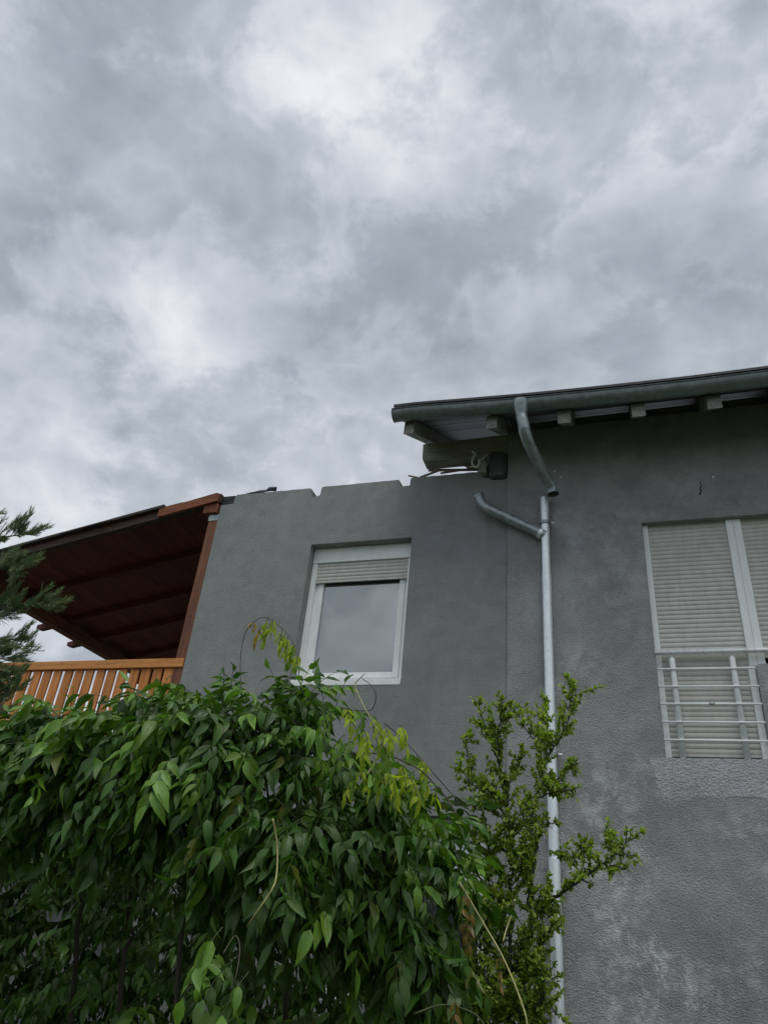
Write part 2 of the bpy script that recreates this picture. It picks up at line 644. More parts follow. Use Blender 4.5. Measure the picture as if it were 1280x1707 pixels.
# ------------------------------------------------------------------ ground
structure(MB().add([(-600, -600, 0), (600, -600, 0), (600, 600, 0), (-600, 600, 0)], [(0, 1, 2, 3)]).build('ground', 'ground'))
terr = MB().box(-8.2, -4.26, 6.24, 12.0, 2.72, 2.95).build('terrace_floor', 'concrete', None, 0.005)
structure(terr)
tw = tag(MB().box(-16.0, -4.26, 9.0, 9.25, 0, 2.72).build('wall', 'concrete'), 'pale masonry wall under the terrace behind the climbing plant', 'wall')


def rough_line(p0, p1, n, amp, rg):
    """points from p0 (kept) up to but not including p1, with a slightly broken edge"""
    out = []
    for i in range(n):
        t = i / n
        x = p0[0] + (p1[0] - p0[0]) * t
        z = p0[1] + (p1[1] - p0[1]) * t
        if i:
            x += rg.uniform(-amp, amp)
            z += rg.uniform(-amp, amp)
        out.append((x, z))
    return out


# ------------------------------------------------------------------ the annex (left, its roof gone)
annex = thing('annex', (-2.6, 6.2, 0), 'grey rendered annex without a roof, with notched wall top and one white window', 'building')
WX0, WX1, WZ0, WZ1 = -3.063, -1.975, 3.655, 5.165
GX0, GX1, GZ0, GZ1 = -2.55, -1.18, 1.25, 2.573
top = 5.872
key = [(-1.022, 0), (-1.022, top), (-2.030, top + .006), (-2.038, top - .012), (-2.042, top - .085), (-2.143, top - .088), (-2.147, top - .03), (-2.160, top - .008), (-2.18, top),
       (-3.030, top + .004), (-3.042, top - .012), (-3.048, top - .100), (-3.085, top - .112), (-3.150, top - .108), (-3.138, top - .075), (-3.160, top - .045), (-3.158, top - .012), (-3.175, top),
       (-4.075, top + .012), (-4.092, top - .03), (-4.098, top - .105), (-4.253, top - .112), (-4.253, 0)]
out = []
rg = random.Random(4)
for a, b in zip(key, key[1:] + key[:1]):
    L = math.hypot(a[0] - b[0], a[1] - b[1])
    near_top = min(a[1], b[1]) > 5
    out += rough_line(a, b, max(1, int(L / 0.045)) if near_top else 1, 0.0028 if near_top else 0, rg)
me = plate(out, [[(WX0, WZ0), (WX1, WZ0), (WX1, WZ1), (WX0, WZ1)], [(GX0, GZ0), (GX1, GZ0), (GX1, GZ1), (GX0, GZ1)]], YW, YW + 0.28)
link('front_wall', me, 'stucco_annex', annex)
box('side_wall', 'stucco_annex', annex, -4.253, -4.0, YW + 0.281, 11.5, 0, 5.70, 0.005)
box('back_wall', 'stucco_annex', annex, -3.999, -1.0, 11.2, 11.5, 0, 5.70, 0.005)
box('floor', 'concrete', annex, -3.999, -1.03, YW + 0.282, 11.19, 2.75, 2.95, 0)
box('attic_floor', 'concrete', annex, -3.999, -1.03, YW + 0.282, 11.19, 5.42, 5.60, 0)

# upper window
YF = 6.315
win = part_group('window', ((WX0 + WX1) / 2, YF, WZ0), annex)
fx0, fx1 = WX0 + .002, WX1 - .002
box('shutter_box', 'pvc_white', win, fx0, fx1, YF - .012, YF + .16, 4.998, WZ1 - .002, 0.004)
box('guide_rail', 'pvc_white', win, fx0, fx0 + .052, YF - .004, YF + .045, WZ0 + .062, 4.9975, 0.003)
box('guide_rail', 'pvc_white', win, fx1 - .052, fx1, YF - .004, YF + .045, WZ0 + .062, 4.9975, 0.003)
box('frame', 'pvc_white', win, fx0, fx0 + .078, YF + .046, YF + .12, WZ0 + .062, 4.9975, 0.003)
box('frame', 'pvc_white', win, fx1 - .078, fx1, YF + .046, YF + .12, WZ0 + .062, 4.9975, 0.003)
box('frame', 'pvc_white', win, fx0 + .0785, fx1 - .0785, YF + .046, YF + .12, WZ0 + .062, WZ0 + .12, 0.003)
sx0, sx1 = fx0 + .079, fx1 - .079
box('sash', 'pvc_white', win, sx0, sx0 + .058, YF + .034, YF + .11, WZ0 + .1205, 4.99, 0.006)
box('sash', 'pvc_white', win, sx1 - .058, sx1, YF + .034, YF + .11, WZ0 + .1205, 4.99, 0.006)
box('sash', 'pvc_white', win, sx0 + .0585, sx1 - .0585, YF + .034, YF + .11, WZ0 + .1205, WZ0 + .178, 0.006)
box('sash', 'pvc_white', win, sx0 + .0585, sx1 - .0585, YF + .034, YF + .11, 4.93, 4.99, 0.006)
box('pane', 'glass', win, sx0 + .0583, sx1 - .0583, YF + .062, YF + .085, WZ0 + .176, 4.935, 0)
box('sill', 'pvc_white', win, WX0 + .004, WX1 - .004, YW - .004, YF + .10, WZ0 + .002, WZ0 + .0605, 0.006)
box('dark_panel', 'dark', win, WX0 - .05, WX1 + .05, YF + .30, YF + .32, WZ0 - .05, WZ1 + .05, 0)  # black sheet in place of the unlit room behind the glass


def slat_mesh(w, h, d):
    """one roller-shutter slat: a shallow bulging face with a recessed hooked edge, origin at its bottom middle"""
    prof = [(0.004, 0.0), (0.0005, h * .10), (-d * .55, h * .22), (-d, h * .5), (-d * .62, h * .80), (0.0005, h * .90), (0.004, h), (0.012, h), (0.012, 0.0)]
    m = MB().prism(prof, -w / 2, w / 2, 'x')
    me = m.mesh('slat')
    bm = bmesh.new()
    bm.from_mesh(me)
    bmesh.ops.recalc_face_normals(bm, faces=bm.faces)
    bm.to_mesh(me)
    bm.free()
    me.materials.append(M['slat'])
    return me


def shutter(name, parent, x0, x1, y, ztop, n, pitch, zoff=0.0):
    s = part_group(name, ((x0 + x1) / 2, y, ztop - n * pitch), parent)
    me = slat_mesh(x1 - x0, pitch, 0.0048)
    for i in range(n):
        o = link('slat', me, 'slat', s)
        o.location = ((x0 + x1) / 2, y + rng.uniform(-.0008, .0008), ztop - (i + 1) * pitch)
        o.rotation_euler = (0, rng.uniform(-.0006, .0006), 0)
    box('end_bar', 'slat', s, x0, x1, y - .006, y + .012, ztop - n * pitch - .022, ztop - n * pitch - .001, 0.003)
    return s


shutter('roller_shutter', annex, fx0 + .03, fx1 - .03, YF + .012, 4.997, 5, 0.040)

# ground-floor window
gw = part_group('window', ((GX0 + GX1) / 2, YF, GZ0), annex)
box('shutter_box', 'slat', gw, GX0 + .002, GX1 - .002, YF - .01, YF + .12, GZ1 - .16, GZ1 - .002, 0.004)
for a, b in ((GX0 + .002, GX0 + .08), ((GX0 + GX1) / 2 - .05, (GX0 + GX1) / 2 + .05), (GX1 - .08, GX1 - .002)):
    box('frame', 'pvc_white', gw, a, b, YF, YF + .08, GZ0 + .07, GZ1 - .161, 0.004)
box('frame', 'pvc_white', gw, GX0 + .0805, GX1 - .0805, YF + .085, YF + .12, GZ0 + .005, GZ0 + .07, 0.004)
box('pane', 'glass', gw, GX0 + .02, GX1 - .02, YF + .085, YF + .10, GZ0 + .071, GZ1 - .165, 0)
box('dark_panel', 'dark', gw, GX0 - .05, GX1 + .05, YF + .30, YF + .32, GZ0 - .05, GZ1 + .05, 0)  # black sheet standing for the darkness of the lower room
# black wall-plate end lying in the left notch
box('wall_plate', 'tar', annex, -4.255, -4.100, YW + .012, YW + .16, top - .106, top + .012, 0.006)

# ------------------------------------------------------------------ the main house (right)
house = thing('house', (0.8, 6.18, 0), 'tall grey rendered house with overhanging eaves and white roller shutters', 'house')
DX0, DX1, DZ0, DZ1 = 0.190, 1.72, 3.057, 5.128
BX, BZ = 0.925, 3.785         # where the right half's parapet begins, and its top
WT = 6.312                    # top edge of the render under the eaves
rg = random.Random(9)
edge = rough_line((4.6, WT), (-1.02, WT), 80, 0.004, rg)
outline = [(-1.02, 0), (4.6, 0)] + edge + [(-1.02, WT)]
hole = [(DX0, DZ0), (BX, DZ0), (BX, BZ - .03), (BX + .008, BZ - .010), (BX + .03, BZ), (DX1, BZ), (DX1, DZ1), (DX0, DZ1)]
link('front_wall', plate(outline, [hole], YH, YH + 0.30), 'stucco_house', house)
box('upper_wall', 'concrete', house, -1.0, 4.6, YH + .075, YH + .298, WT + .012, 6.46, 0)
# gable side
g = [(YH + .301, 0), (11.5, 0), (11.5, 8.9), (YH + .301, 6.47)]
MB().prism(g, -1.02, -0.77, 'x').build('side_wall', 'stucco_house', house)
box('floor', 'concrete', house, -.769, 4.59, YH + .302, 11.4, 2.75, 2.95, 0)

# rough repair of the threshold
bm = bmesh.new()
nx, nz = 60, 22
grid = {}
for i in range(nx + 1):
    for j in range(nz + 1):
        x = 0.095 + (1.75 - 0.095) * i / nx
        z = 2.775 + (3.040 - 2.775) * j / nz
        n0 = noise.fractal(Vector((x * 6, 0, z * 6)), 1.0, 2.0, 4)
        if i == 0:
            x += 0.045 * n0
        if j == 0:
            z += 0.045 * n0
        if j == nz:
            z = 3.0525
        h = 0.0012 + 0.002 * noise.fractal(Vector((x * 40, 3, z * 40)), 1.0, 2.0, 3) + 0.0015 * noise.noise(Vector((x * 9, 1, z * 9)))
        if i == 0 or j == 0:
            h = -0.0015
        grid[i, j] = bm.verts.new((x, YH - max(h, -0.0015) - .002, z))
for i in range(nx):
    for j in range(nz):
        bm.faces.new((grid[i, j], grid[i + 1, j], grid[i + 1, j + 1], grid[i, j + 1]))
me = bpy.data.meshes.new('plaster_patch')
bm.to_mesh(me)
bm.free()
link('plaster_patch', me, 'stucco_patch', house)

# a short crack in the render and two old dowel plugs
cp = [at(1166, 803, YH), at(1168, 809, YH), at(1166, 815, YH), at(1168.5, 819, YH), at(1165, 825, YH)]
MB().tube(cp, 0.004, 5, True, 0.007).build('crack', 'dark', house)
for u, v in ((924, 786), (935, 795), (1188, 795)):
    p = at(u, v, YH)
    MB().tube([p + Vector((0, .004, 0)), p - Vector((0, .004, 0))], 0.012, 8).build('dowel_plug', 'cable_white', house)

# balcony door and window: frames and shutters
YD = 6.235
door = part_group('balcony_window', (0.95, YD, DZ0), house)
box('guide_rail', 'pvc_white', door, DX0 + .002, DX0 + .048, YD, YD + .06, DZ0 + .002, DZ1 - .002, 0.003)
box('mullion', 'pvc_white', door, 0.885, 1.005, YD - .004, YD + .06, BZ + .002, DZ1 - .002, 0.004)
box('mullion', 'pvc_white', door, 0.870, 0.923, YD - .004, YD + .06, DZ0 + .002, BZ + .0015, 0.004)
box('guide_rail', 'pvc_white', door, DX1 - .05, DX1 - .002, YD, YD + .06, BZ + .002, DZ1 - .002, 0.003)
box('mullion_joint', 'slat', door, 0.943, 0.946, YD - .0065, YD - .0045, BZ + .004, DZ1 - .004, 0)
box('dark_panel', 'dark', door, DX0 - .05, DX1 + .05, YD + .10, YD + .12, DZ0 - .05, DZ1 + .1, 0)  # black sheet painted as the darkness behind the shutters
box('transom', 'slat', door, DX0 + .05, 0.868, YD - .002, YD + .010, 3.862, 3.882, 0.002)
box('threshold', 'dark', door, DX0 + .002, 0.868, YD, YD + .06, DZ0 + .002, DZ0 + .012, 0)
shutter('roller_shutter', house, DX0 + .045, 0.884, YD + .028, DZ1 + .03, 50, 0.0411)
shutter('roller_shutter', house, 1.006, DX1 - .045, YD + .028, DZ1 + .03, 31, 0.0411)

# roof -----------------------------------------------------------
GUT = [(-2.012, 6.136), (-1.73, 6.131), (-1.376, 6.106), (-.767, 6.071), (-.274, 6.052), (.236, 6.036), (.723, 6.028), (1.28, 6.030), (2.0, 6.03), (3.6, 6.03)]


def gut_z(x):
    for (x0, z0), (x1, z1) in zip(GUT, GUT[1:]):
        if x <= x1:
            t = max(0, (x - x0) / (x1 - x0))
            return z0 + (z1 - z0) * t
    return GUT[-1][1]


YT = 5.52                     # rafter tails end here


def tail_z(x):
    return gut_z(x) - 0.197 - 0.014 * min(1, max(0, (x + 1.9) / 1.5))


RB = 6.318                    # underside of the rafters over the wall line
RH = 0.165
SL = 0.53


def under(x, y):
    """underside of the roof timbers"""
    if y <= YW:
        t = (y - YT) / (YW - YT)
        return tail_z(x) + (RB - tail_z(x)) * t
    return RB + (y - YW) * SL


roof = part_group('roof', (0.8, YW, RB), house)
for xc, w in ((-1.878, .10), (-1.065, .10), (-.402, .115), (.240, .115), (.858, .115), (1.48, .115), (2.1, .115), (2.72, .115)):
    prof = [(YT, under(xc, YT)), (YW, RB), (10.8, RB + (10.8 - YW) * SL), (10.8, RB + (10.8 - YW) * SL + RH), (YW, RB + RH), (YT + .02, under(xc, YT) + RH)]
    cy, cz = 5.9, 6.1
    o = MB().prism([(y - cy, z - cz) for y, z in prof], -w / 2, w / 2, 'x').build('rafter', 'wood_grey_y', roof, 0.004)
    o.location = (xc, cy, cz)
XR0, XR1 = -1.965, 3.4
ys = [5.47, 5.60, 5.73, 5.86, 5.99, 6.12, 6.25, 6.38, 6.9, 7.6, 8.6, 9.7, 10.8]
for a, b in zip(ys, ys[1:]):
    xs = [XR0, -1.5, -1.0, -.5, 0, .5, 1.0, 1.6, 2.4, XR1]
    m = MB()
    gap = 0.011
    dz = rng.uniform(-.004, .004)
    low, up = [], []
    for x in xs:
        for y in (a + gap / 2, b - gap / 2):
            z = under(x, y) + RH + 0.002 + dz
            low.append((x, y, z))
            up.append((x, y, z + .02))
    n = len(xs)
    F = []
    for i in range(n - 1):
        q = 2 * i
        F += [(q, q + 1, q + 3, q + 2), tuple(2 * n + k for k in (q, q + 2, q + 3, q + 1)), (q, q + 2, 2 * n + q + 2, 2 * n + q), (q + 1, 2 * n + q + 1, 2 * n + q + 3, q + 3)]
    F += [(0, 2 * n, 2 * n + 1, 1), (2 * n - 2, 2 * n - 1, 4 * n - 1, 4 * n - 2)]
    m.add(low + up, F)
    m.build('soffit_board', 'board_soffit', roof)
# covering: dark sheets whose edge shows as the black line over the gutter
xs = [XR0 - .03 + i * (XR1 + .03 - XR0) / 24 for i in range(25)]
for k in range(24):
    a, b = xs[k] + .0004, xs[k + 1] - .0004
    m = MB()
    V = []
    for x in (a, b):
        for y, dz in ((5.352, 0), (6.2, 0), (10.85, 0)):
            z = (gut_z(x) + 0.017 if y < 5.5 else under(x, y) + RH + .05) + dz
            V += [(x, y, z), (x, y, z + .026)]
    F = [(0, 1, 7, 6), (4, 10, 11, 5), (0, 6, 8, 2), (2, 8, 10, 4), (1, 3, 9, 7), (3, 5, 11, 9), (0, 2, 3, 1), (2, 4, 5, 3), (6, 7, 9, 8), (8, 9, 11, 10)]
    m.add(V, F)
    m.build('roof_sheet', 'roof_cover', roof)
# wall plate sticking out to the left past the gable
m = MB().prism([(x + 1.48, z - 6.18) for x, z in [(-1.022, 6.062), (-1.895, 6.070), (-1.918, 6.084), (-1.928, 6.12), (-1.932, 6.300), (-1.022, 6.308)]], -.08, .08, 'y')
o = m.build('wall_plate', 'wood_grey_x', house, 0.006)
o.location = (-1.48, YW + .08, 6.18)

# rain gutter ----------------------------------------------------
gutter = thing('rain_gutter', (0, 5.45, 6.03), 'dark grey half-round gutter along the eaves with its own bent outlet pipe', 'gutter')
GY, GR = 5.452, 0.080


def trough(xa, xb, r=GR):
    xs = [xa] + [x for x, z in GUT if xa + .02 < x < xb - .02] + [xb]
    prof = []
    for i in range(13):
        a = math.pi + math.pi * i / 12
        prof.append((GY + r * math.cos(a), r * math.sin(a)))
    prof = [(GY - r + .004, .012), (GY - r - .008, .013), (GY - r - .011, .002), (GY - r, -.004)] + prof[1:] + [(GY + r, .02)]
    inner = [(y - (.003 if y > GY else -.003), z + .004) for y, z in prof[4:]][::-1] + [(GY - r + .004, .004)]
    loop = prof + inner
    n = len(loop)
    V = []
    for x in xs:
        z0 = gut_z(x)
        V += [(x, y, z0 + z) for y, z in loop]
    F = []
    for i in range(len(xs) - 1):
        for j in range(n):
            F.append((i * n + j, i * n + (j + 1) % n, (i + 1) * n + (j + 1) % n, (i + 1) * n + j))
    F += [tuple(range(n))[::-1], tuple(range((len(xs) - 1) * n, len(xs) * n))]
    return MB().add(V, F, False)


joints = [-2.012, -.80, .42, 1.75, 3.55]
for a, b in zip(joints, joints[1:]):
    trough(a + .0005, b - .0005).build('trough', 'gutter', gutter)
for x in (-1.86, -1.22, -.40, .235, .86, 1.48, 2.1):
    trough(x - .014, x + .014, GR + .003).build('bracket', 'gutter', gutter)
for x in joints[1:-1]:
    trough(x - .035, x + .035, GR + .0018).build('joint_sleeve', 'gutter', gutter)
cap = MB()
z0 = gut_z(-2.012)
arc = [(GY + .0835 * math.cos(math.pi + math.pi * i / 14), z0 + .0835 * math.sin(math.pi + math.pi * i / 14)) for i in range(15)] + [(GY + .0835, z0 + .022), (GY - .0835, z0 + .014)]
cap.prism(arc, -2.020, -2.011, 'x').build('end_cap', 'gutter', gutter)
# outlet box and swan-neck
ox = -.775
zb = gut_z(ox) - GR
m = MB()
rings = []
for (w, d, z) in ((.068, .094, zb + .066), (.066, .090, zb + .012), (.054, .058, zb - .055), (.0535, .0535, zb - .085)):
    ring = []
    for s in range(16):
        a = 2 * math.pi * s / 16
        c, sn = math.cos(a), math.sin(a)
        q = 3.2 if z > zb else 2.2
        rr = (abs(c) ** q + abs(sn) ** q) ** (-1 / q)
        ring.append((ox + w * c * rr, 5.440 + d * sn * rr - (.012 if z > zb else 0.0), z))
    rings.append(ring)
V = sum(rings, [])
F = [(i * 16 + s, i * 16 + (s + 1) % 16, (i + 1) * 16 + (s + 1) % 16, (i + 1) * 16 + s) for i in range(3) for s in range(16)]
m.add(V, F, True)
m.build('outlet', 'zinc_grey', gutter)


def smooth_path(P, k=6):
    """Catmull-Rom through the points"""
    P = [Vector(p) for p in P]
    P = [P[0] * 2 - P[1]] + P + [P[-1] * 2 - P[-2]]
    out = []
    for i in range(1, len(P) - 2):
        for j in range(k):
            t = j / k
            a, b, c, d = P[i - 1:i + 3]
            out.append(.5 * ((2 * b) + (c - a) * t + (2 * a - 5 * b + 4 * c - d) * t * t + (3 * b - a - 3 * c + d) * t ** 3))
    out.append(P[-2])
    return out


neck_top = Vector((ox, 5.44, zb - .07))
pth = smooth_path([neck_top, at(872, 706, 5.445), at(875, 722, 5.475), at(884, 746, 5.58), at(897, 772, 5.75), at(909, 795, 5.915), at(916, 807, 5.985), at(920, 816, 6.015), at(921.5, 823, 6.02)], 5)


def hollow(path, r, name, mat, parent, seg=20, wall=.003):
    """an open pipe with a wall thickness"""
    path = [Vector(q) for q in path]
    e = min(.003, (path[1] - path[0]).length * .2, (path[-1] - path[-2]).length * .2)
    path = [path[0], path[0] + (path[1] - path[0]).normalized() * e] + path[1:-1] + [path[-1] + (path[-2] - path[-1]).normalized() * e, path[-1]]
    m = MB()
    m.tube(path, r, seg, False)
    nb = len(m.v)
    m.tube(path, r - wall, seg, False)
    n = len(path)
    for b in (0, (n - 1) * seg):
        for s in range(seg):
            s2 = (s + 1) % seg
            m.f.append((b + s, b + s2, nb + b + s2, nb + b + s))
            m.s.append(False)
    o = m.build(name, mat, parent)
    return o


hollow(pth, .0530, 'swan_neck', 'zinc_grey', gutter)
i0 = len(pth) - 6
hollow([pth[-2].lerp(pth[-1], .2), pth[-1] + (pth[-1] - pth[-2]).normalized() * .006], .0590, 'pipe_lip', 'zinc_grey', gutter)
# seams where the elbows are pushed together
for i in (8, 30):
    d = (pth[i + 1] - pth[i]).normalized()
    hollow([pth[i] - d * .012, pth[i] + d * .012], .0552, 'pipe_joint', 'zinc_grey', gutter)

# downpipe -------------------------------------------------------
pipe = thing('downpipe', (-.655, 6.11, 0), 'bright galvanised downpipe on the grey wall with a slanting side branch', 'downpipe')
PX, PY, PR = -.660, 6.115, .039
ptop = 5.437
hollow([Vector((PX, PY, z)) for z in (ptop, 4.6)], PR, 'pipe', 'zinc_bright', pipe, 24)
hollow([Vector((PX, PY, z)) for z in (4.63, 3.2, 2.28)], PR + .0025, 'pipe', 'zinc_bright', pipe, 24)
hollow([Vector((PX, PY, z)) for z in (2.30, 1.0, .08)], PR + .005, 'pipe', 'zinc_bright', pipe, 24)
for z in (5.16, 3.05, 1.2):
    hollow([Vector((PX, PY, z + .014)), Vector((PX, PY, z - .014))], PR + .010, 'clamp', 'zinc_grey', pipe, 24, .006)
    MB().tube([Vector((PX + PR + .012, PY, z)), Vector((PX + PR + .050, PY + .004, z))], .010, 8).build('clamp_screw', 'zinc_bright', pipe)
    MB().tube([Vector((PX, PY + PR + .004, z)), Vector((PX, YH + .01, z))], .006, 8).build('clamp_pin', 'zinc_grey', pipe)
YB = 6.10
b0, b1, b2 = at(798, 827, YB), at(810, 846, YB), at(822, 852, YB)
b3 = at(909, 893, PY)
pb = smooth_path([b0, b0.lerp(b1, .5) + Vector((-.006, 0, -.006)), b1 + Vector((0, 0, .0)), b2, b2.lerp(b3, .5), b3], 5)
hollow(pb, .0490, 'branch_pipe', 'zinc_grey', pipe)
dd = (pb[0] - pb[1]).normalized()
hollow([pb[0] + dd * .004, pb[0] - dd * .02], .0525, 'pipe_lip', 'zinc_grey', pipe)
hollow([b3 + (b2 - b3).normalized() * .065, b3 + (b2 - b3).normalized() * .028], .0525, 'branch_collar', 'zinc_bright', pipe)

# balcony railing -----------------------------------------------
rail = thing('balcony_railing', (.55, 6.19, DZ0), 'slim steel railing across the lower part of the shuttered balcony door', 'railing')
HZ = 3.897
MB().tube([(DX0 - .002, 6.185, HZ), (2.3, 6.185, HZ)], .022, 14).build('handrail', 'steel', rail)
for x in (.316, .764):
    pm = MB()
    pm.tube([(x, 6.205, DZ0 - .0), (x, 6.205, 3.82), (x, 6.204, 3.846), (x, 6.2, 3.872)], lambda t: .0225 if t < .7 else (.018 if t < .99 else .005), 12)
    pm.build('post', 'rail_white', rail)
    MB().tube([(x, 6.204, 3.85), (x, 6.186, HZ - .01)], .006, 8).build('pin', 'steel', rail)
for z in (3.755, 3.611, 3.471, 3.329, 3.190):
    bm_ = MB().tube([(DX0, 6.181, z), (BX - .004, 6.181, z - .003)], .0088, 10)
    bo = bm_.build('bar', 'rail_white', rail)
MB().tube([(.545, 6.181, 3.469), (.59, 6.181, 3.469)], .0095, 10).build('bar_coupling', 'zinc_grey', rail)

# ------------------------------------------------------------------ debris on top of the annex
p0 = at(803, 772, 6.12)
stub = thing('beam_stub', (-1.17, 6.2, 5.75), 'black tar-wrapped beam stub in the corner under the eaves', 'beam')
bmx = MB().prism([(-1.215, 5.76), (-1.028, 5.748), (-1.028, 6.055), (-1.20, 6.075), (-1.222, 5.90)], 6.125, 6.34, 'y')
bmx.build('wrapped_block', 'tar_paper', stub, 0.045)
bmx = MB().prism([(-1.300, 5.835), (-1.285, 5.80), (-1.2235, 5.79), (-1.2235, 5.905), (-1.245, 5.935), (-1.295, 5.925)], 6.10, 6.36, 'y')
bmx.build('timber_end', 'wood_grey_y', stub, 0.006)


def lath(a, b, w, h, label, mat='lath'):
    a, b = Vector(a), Vector(b)
    d = b - a
    L = d.length
    o = MB().box(0, L, -w / 2, w / 2, -h / 2, h / 2).build('wood_lath', mat, None, 0.002)
    o.location = a
    o.rotation_euler = d.to_track_quat('X', 'Z').to_euler()
    tag(o, label, 'lath', 'broken roof laths on the wall top')
    return o


lath(at(681, 793, 6.34), at(700, 797, 6.30), .025, .012, 'short splintered lath end beside the wall notch, leftmost')
lath(at(700, 796, 6.34), at(732, 784, 6.36), .025, .016, 'lath slanting up from the wall notch')
lath(at(714, 784, 6.42), at(800, 783, 6.40), .03, .018, 'long flat lath lying along the wall top')
lath(at(734, 789, 6.30), at(793, 780, 6.34), .022, .014, 'thin lath lying against the wall top near the beam stub')
lath(at(760, 769, 6.50), at(786, 782, 6.34), .05, .022, 'pale lath sloping down from the eaves beam to the wall top')
# cable loop
cp = smooth_path([at(787, 752, 6.12), at(792, 757, 6.1), at(788, 764, 6.1), at(787, 773, 6.1), at(793, 779, 6.11), at(799, 773, 6.1), at(798, 768, 6.11), at(804, 765, 6.1), at(812, 757, 6.14)], 6)
tag(MB().tube(cp, .0115, 8).build('cable', 'cable_white'), 'loose white cable curled beside the black beam stub', 'cable')
# roofing felt lying over the wall top
fm = MB()
P = []
for i in range(15):
    t = i / 14
    u = 399 + 62 * t
    v = 829 - 11.0 * t - 3.0 * math.sin(t * 3.0)
    for j in range(5):
        q = at(u, v, 6.24 + .09 * j)
        q.z += .012 * math.sin(7 * t + j) - .01 * (j % 2)
        P.append(q)
V = [p for p in P] + [p + Vector((0, 0, .012 + 0.03 * (1 if (k // 5) > 10 else 0))) for k, p in enumerate(P)]
F = []
n = len(P)
for i in range(14):
    for j in range(4):
        a = i * 5 + j
        F += [(a, a + 5, a + 6, a + 1), (n + a, n + a + 1, n + a + 6, n + a + 5)]
    F += [(i * 5, n + i * 5, n + i * 5 + 5, i * 5 + 5), (i * 5 + 4, i * 5 + 9, n + i * 5 + 9, n + i * 5 + 4)]
F += [(0, 1, n + 1, n), (1, 2, n + 2, n + 1), (2, 3, n + 3, n + 2), (3, 4, n + 4, n + 3)]
F += [(70, n + 70, n + 71, 71), (71, n + 71, n + 72, 72), (72, n + 72, n + 73, 73), (73, n + 73, n + 74, 74)]
fm.add(V, F, True)
tag(fm.build('roofing_felt', 'felt'), 'scrap of black roofing felt lying on the annex wall top', 'roofing felt')

# ------------------------------------------------------------------ terrace canopy (timber)
canopy = thing('terrace_canopy', (-4.4, 6.3, 2.95), 'timber lean-to roof over the terrace, dark underside and red-brown front edge', 'canopy')
CS = 0.1905


def can_z(x):
    """underside of the canopy rafters"""
    return 5.757 + (x + 4.435) * CS


box('post', 'wood_red_z', canopy, -4.372, -4.256, 6.205, 6.325, 2.951, 5.60, 0.006)
box('post_shoe', 'zinc_grey', canopy, -4.376, -4.2555, 6.199, 6.331, 5.565, 5.645, 0.003)
box('post', 'wood_red_z', canopy, -7.56, -7.44, 6.60, 6.72, 2.951, can_z(-7.5) - .15, 0.006)
box('post', 'wood_red_z', canopy, -7.56, -7.44, 10.9, 11.02, 2.951, can_z(-7.5) - .15, 0.006)
# head beam at the house, and the eave beam
box('head_beam', 'wood_red_y', canopy, -4.448, -4.270, 6.165, 11.6, 5.652, 5.772, 0.008)
box('eave_beam', 'wood_red_y', canopy, -7.565, -7.435, 6.25, 11.6, can_z(-7.5) - .148, can_z(-7.5) - .004, 0.006)
for i, y in enumerate((6.24, 7.10, 7.95, 8.62, 9.45, 10.3, 11.15)):
    xa, xb = -7.99, -4.262
    prof = [(xa, can_z(xa) + .03), (xa + .07, can_z(xa + .07) - .0), (xb, can_z(xb)), (xb, can_z(xb) + .085), (xa, can_z(xa) + .085)]
    w = .08
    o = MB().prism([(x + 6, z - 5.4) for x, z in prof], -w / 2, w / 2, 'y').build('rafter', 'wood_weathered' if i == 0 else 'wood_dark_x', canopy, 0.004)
    o.location = (-6, y if i else 6.215, 5.4)
# sheathing boards run in depth, each one its own
x = -7.84
while x < -4.27:
    x2 = min(x + .145, -4.262)
    m = MB()
    zz = [can_z(x) + .087, can_z(x2) + .087]
    cx = (x + x2) / 2
    m.prism([(x + .002 - cx, zz[0]), (x2 - .002 - cx, zz[1]), (x2 - .002 - cx, zz[1] + .018), (x + .002 - cx, zz[0] + .018)], -2.7, 2.7, 'y')
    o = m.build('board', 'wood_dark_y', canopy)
    o.location = (cx, 8.88, 0)
    x = x2
# verge board and ragged covering
vx0, vx1 = -5.02, -4.275
m = MB().prism([(vx0, can_z(vx0) - .004), (vx1, can_z(vx1) - .002), (vx1, can_z(vx1) + .102), (vx1 - .04, can_z(vx1) + .106), (-4.70, can_z(-4.70) + .104), (-4.74, can_z(-4.74) + .112), (vx0, can_z(vx0) + .116)], 6.135, 6.172, 'y')
m.build('verge_board', 'wood_red', canopy, 0.004)
for a, b, dz in ((-7.88, -7.0, 0), (-7.02, -6.28, .012), (-6.30, -5.62, .0), (-5.64, -4.96, .014)):
    m = MB().prism([(a, can_z(a) + .107), (b, can_z(b) + .107), (b, can_z(b) + .130 + dz), (a, can_z(a) + .130 + dz)], 6.11 + dz, 11.6, 'y')
    m.build('roof_sheet', 'roof_cover_brown', canopy, 0.004)
m = MB().prism([(-4.955, can_z(-4.955) + .118), (-4.27, can_z(-4.27) + .108), (-4.27, can_z(-4.27) + .122), (-4.955, can_z(-4.955) + .132)], 6.18, 11.6, 'y')
m.build('roof_sheet', 'roof_cover_brown', canopy, 0.004)

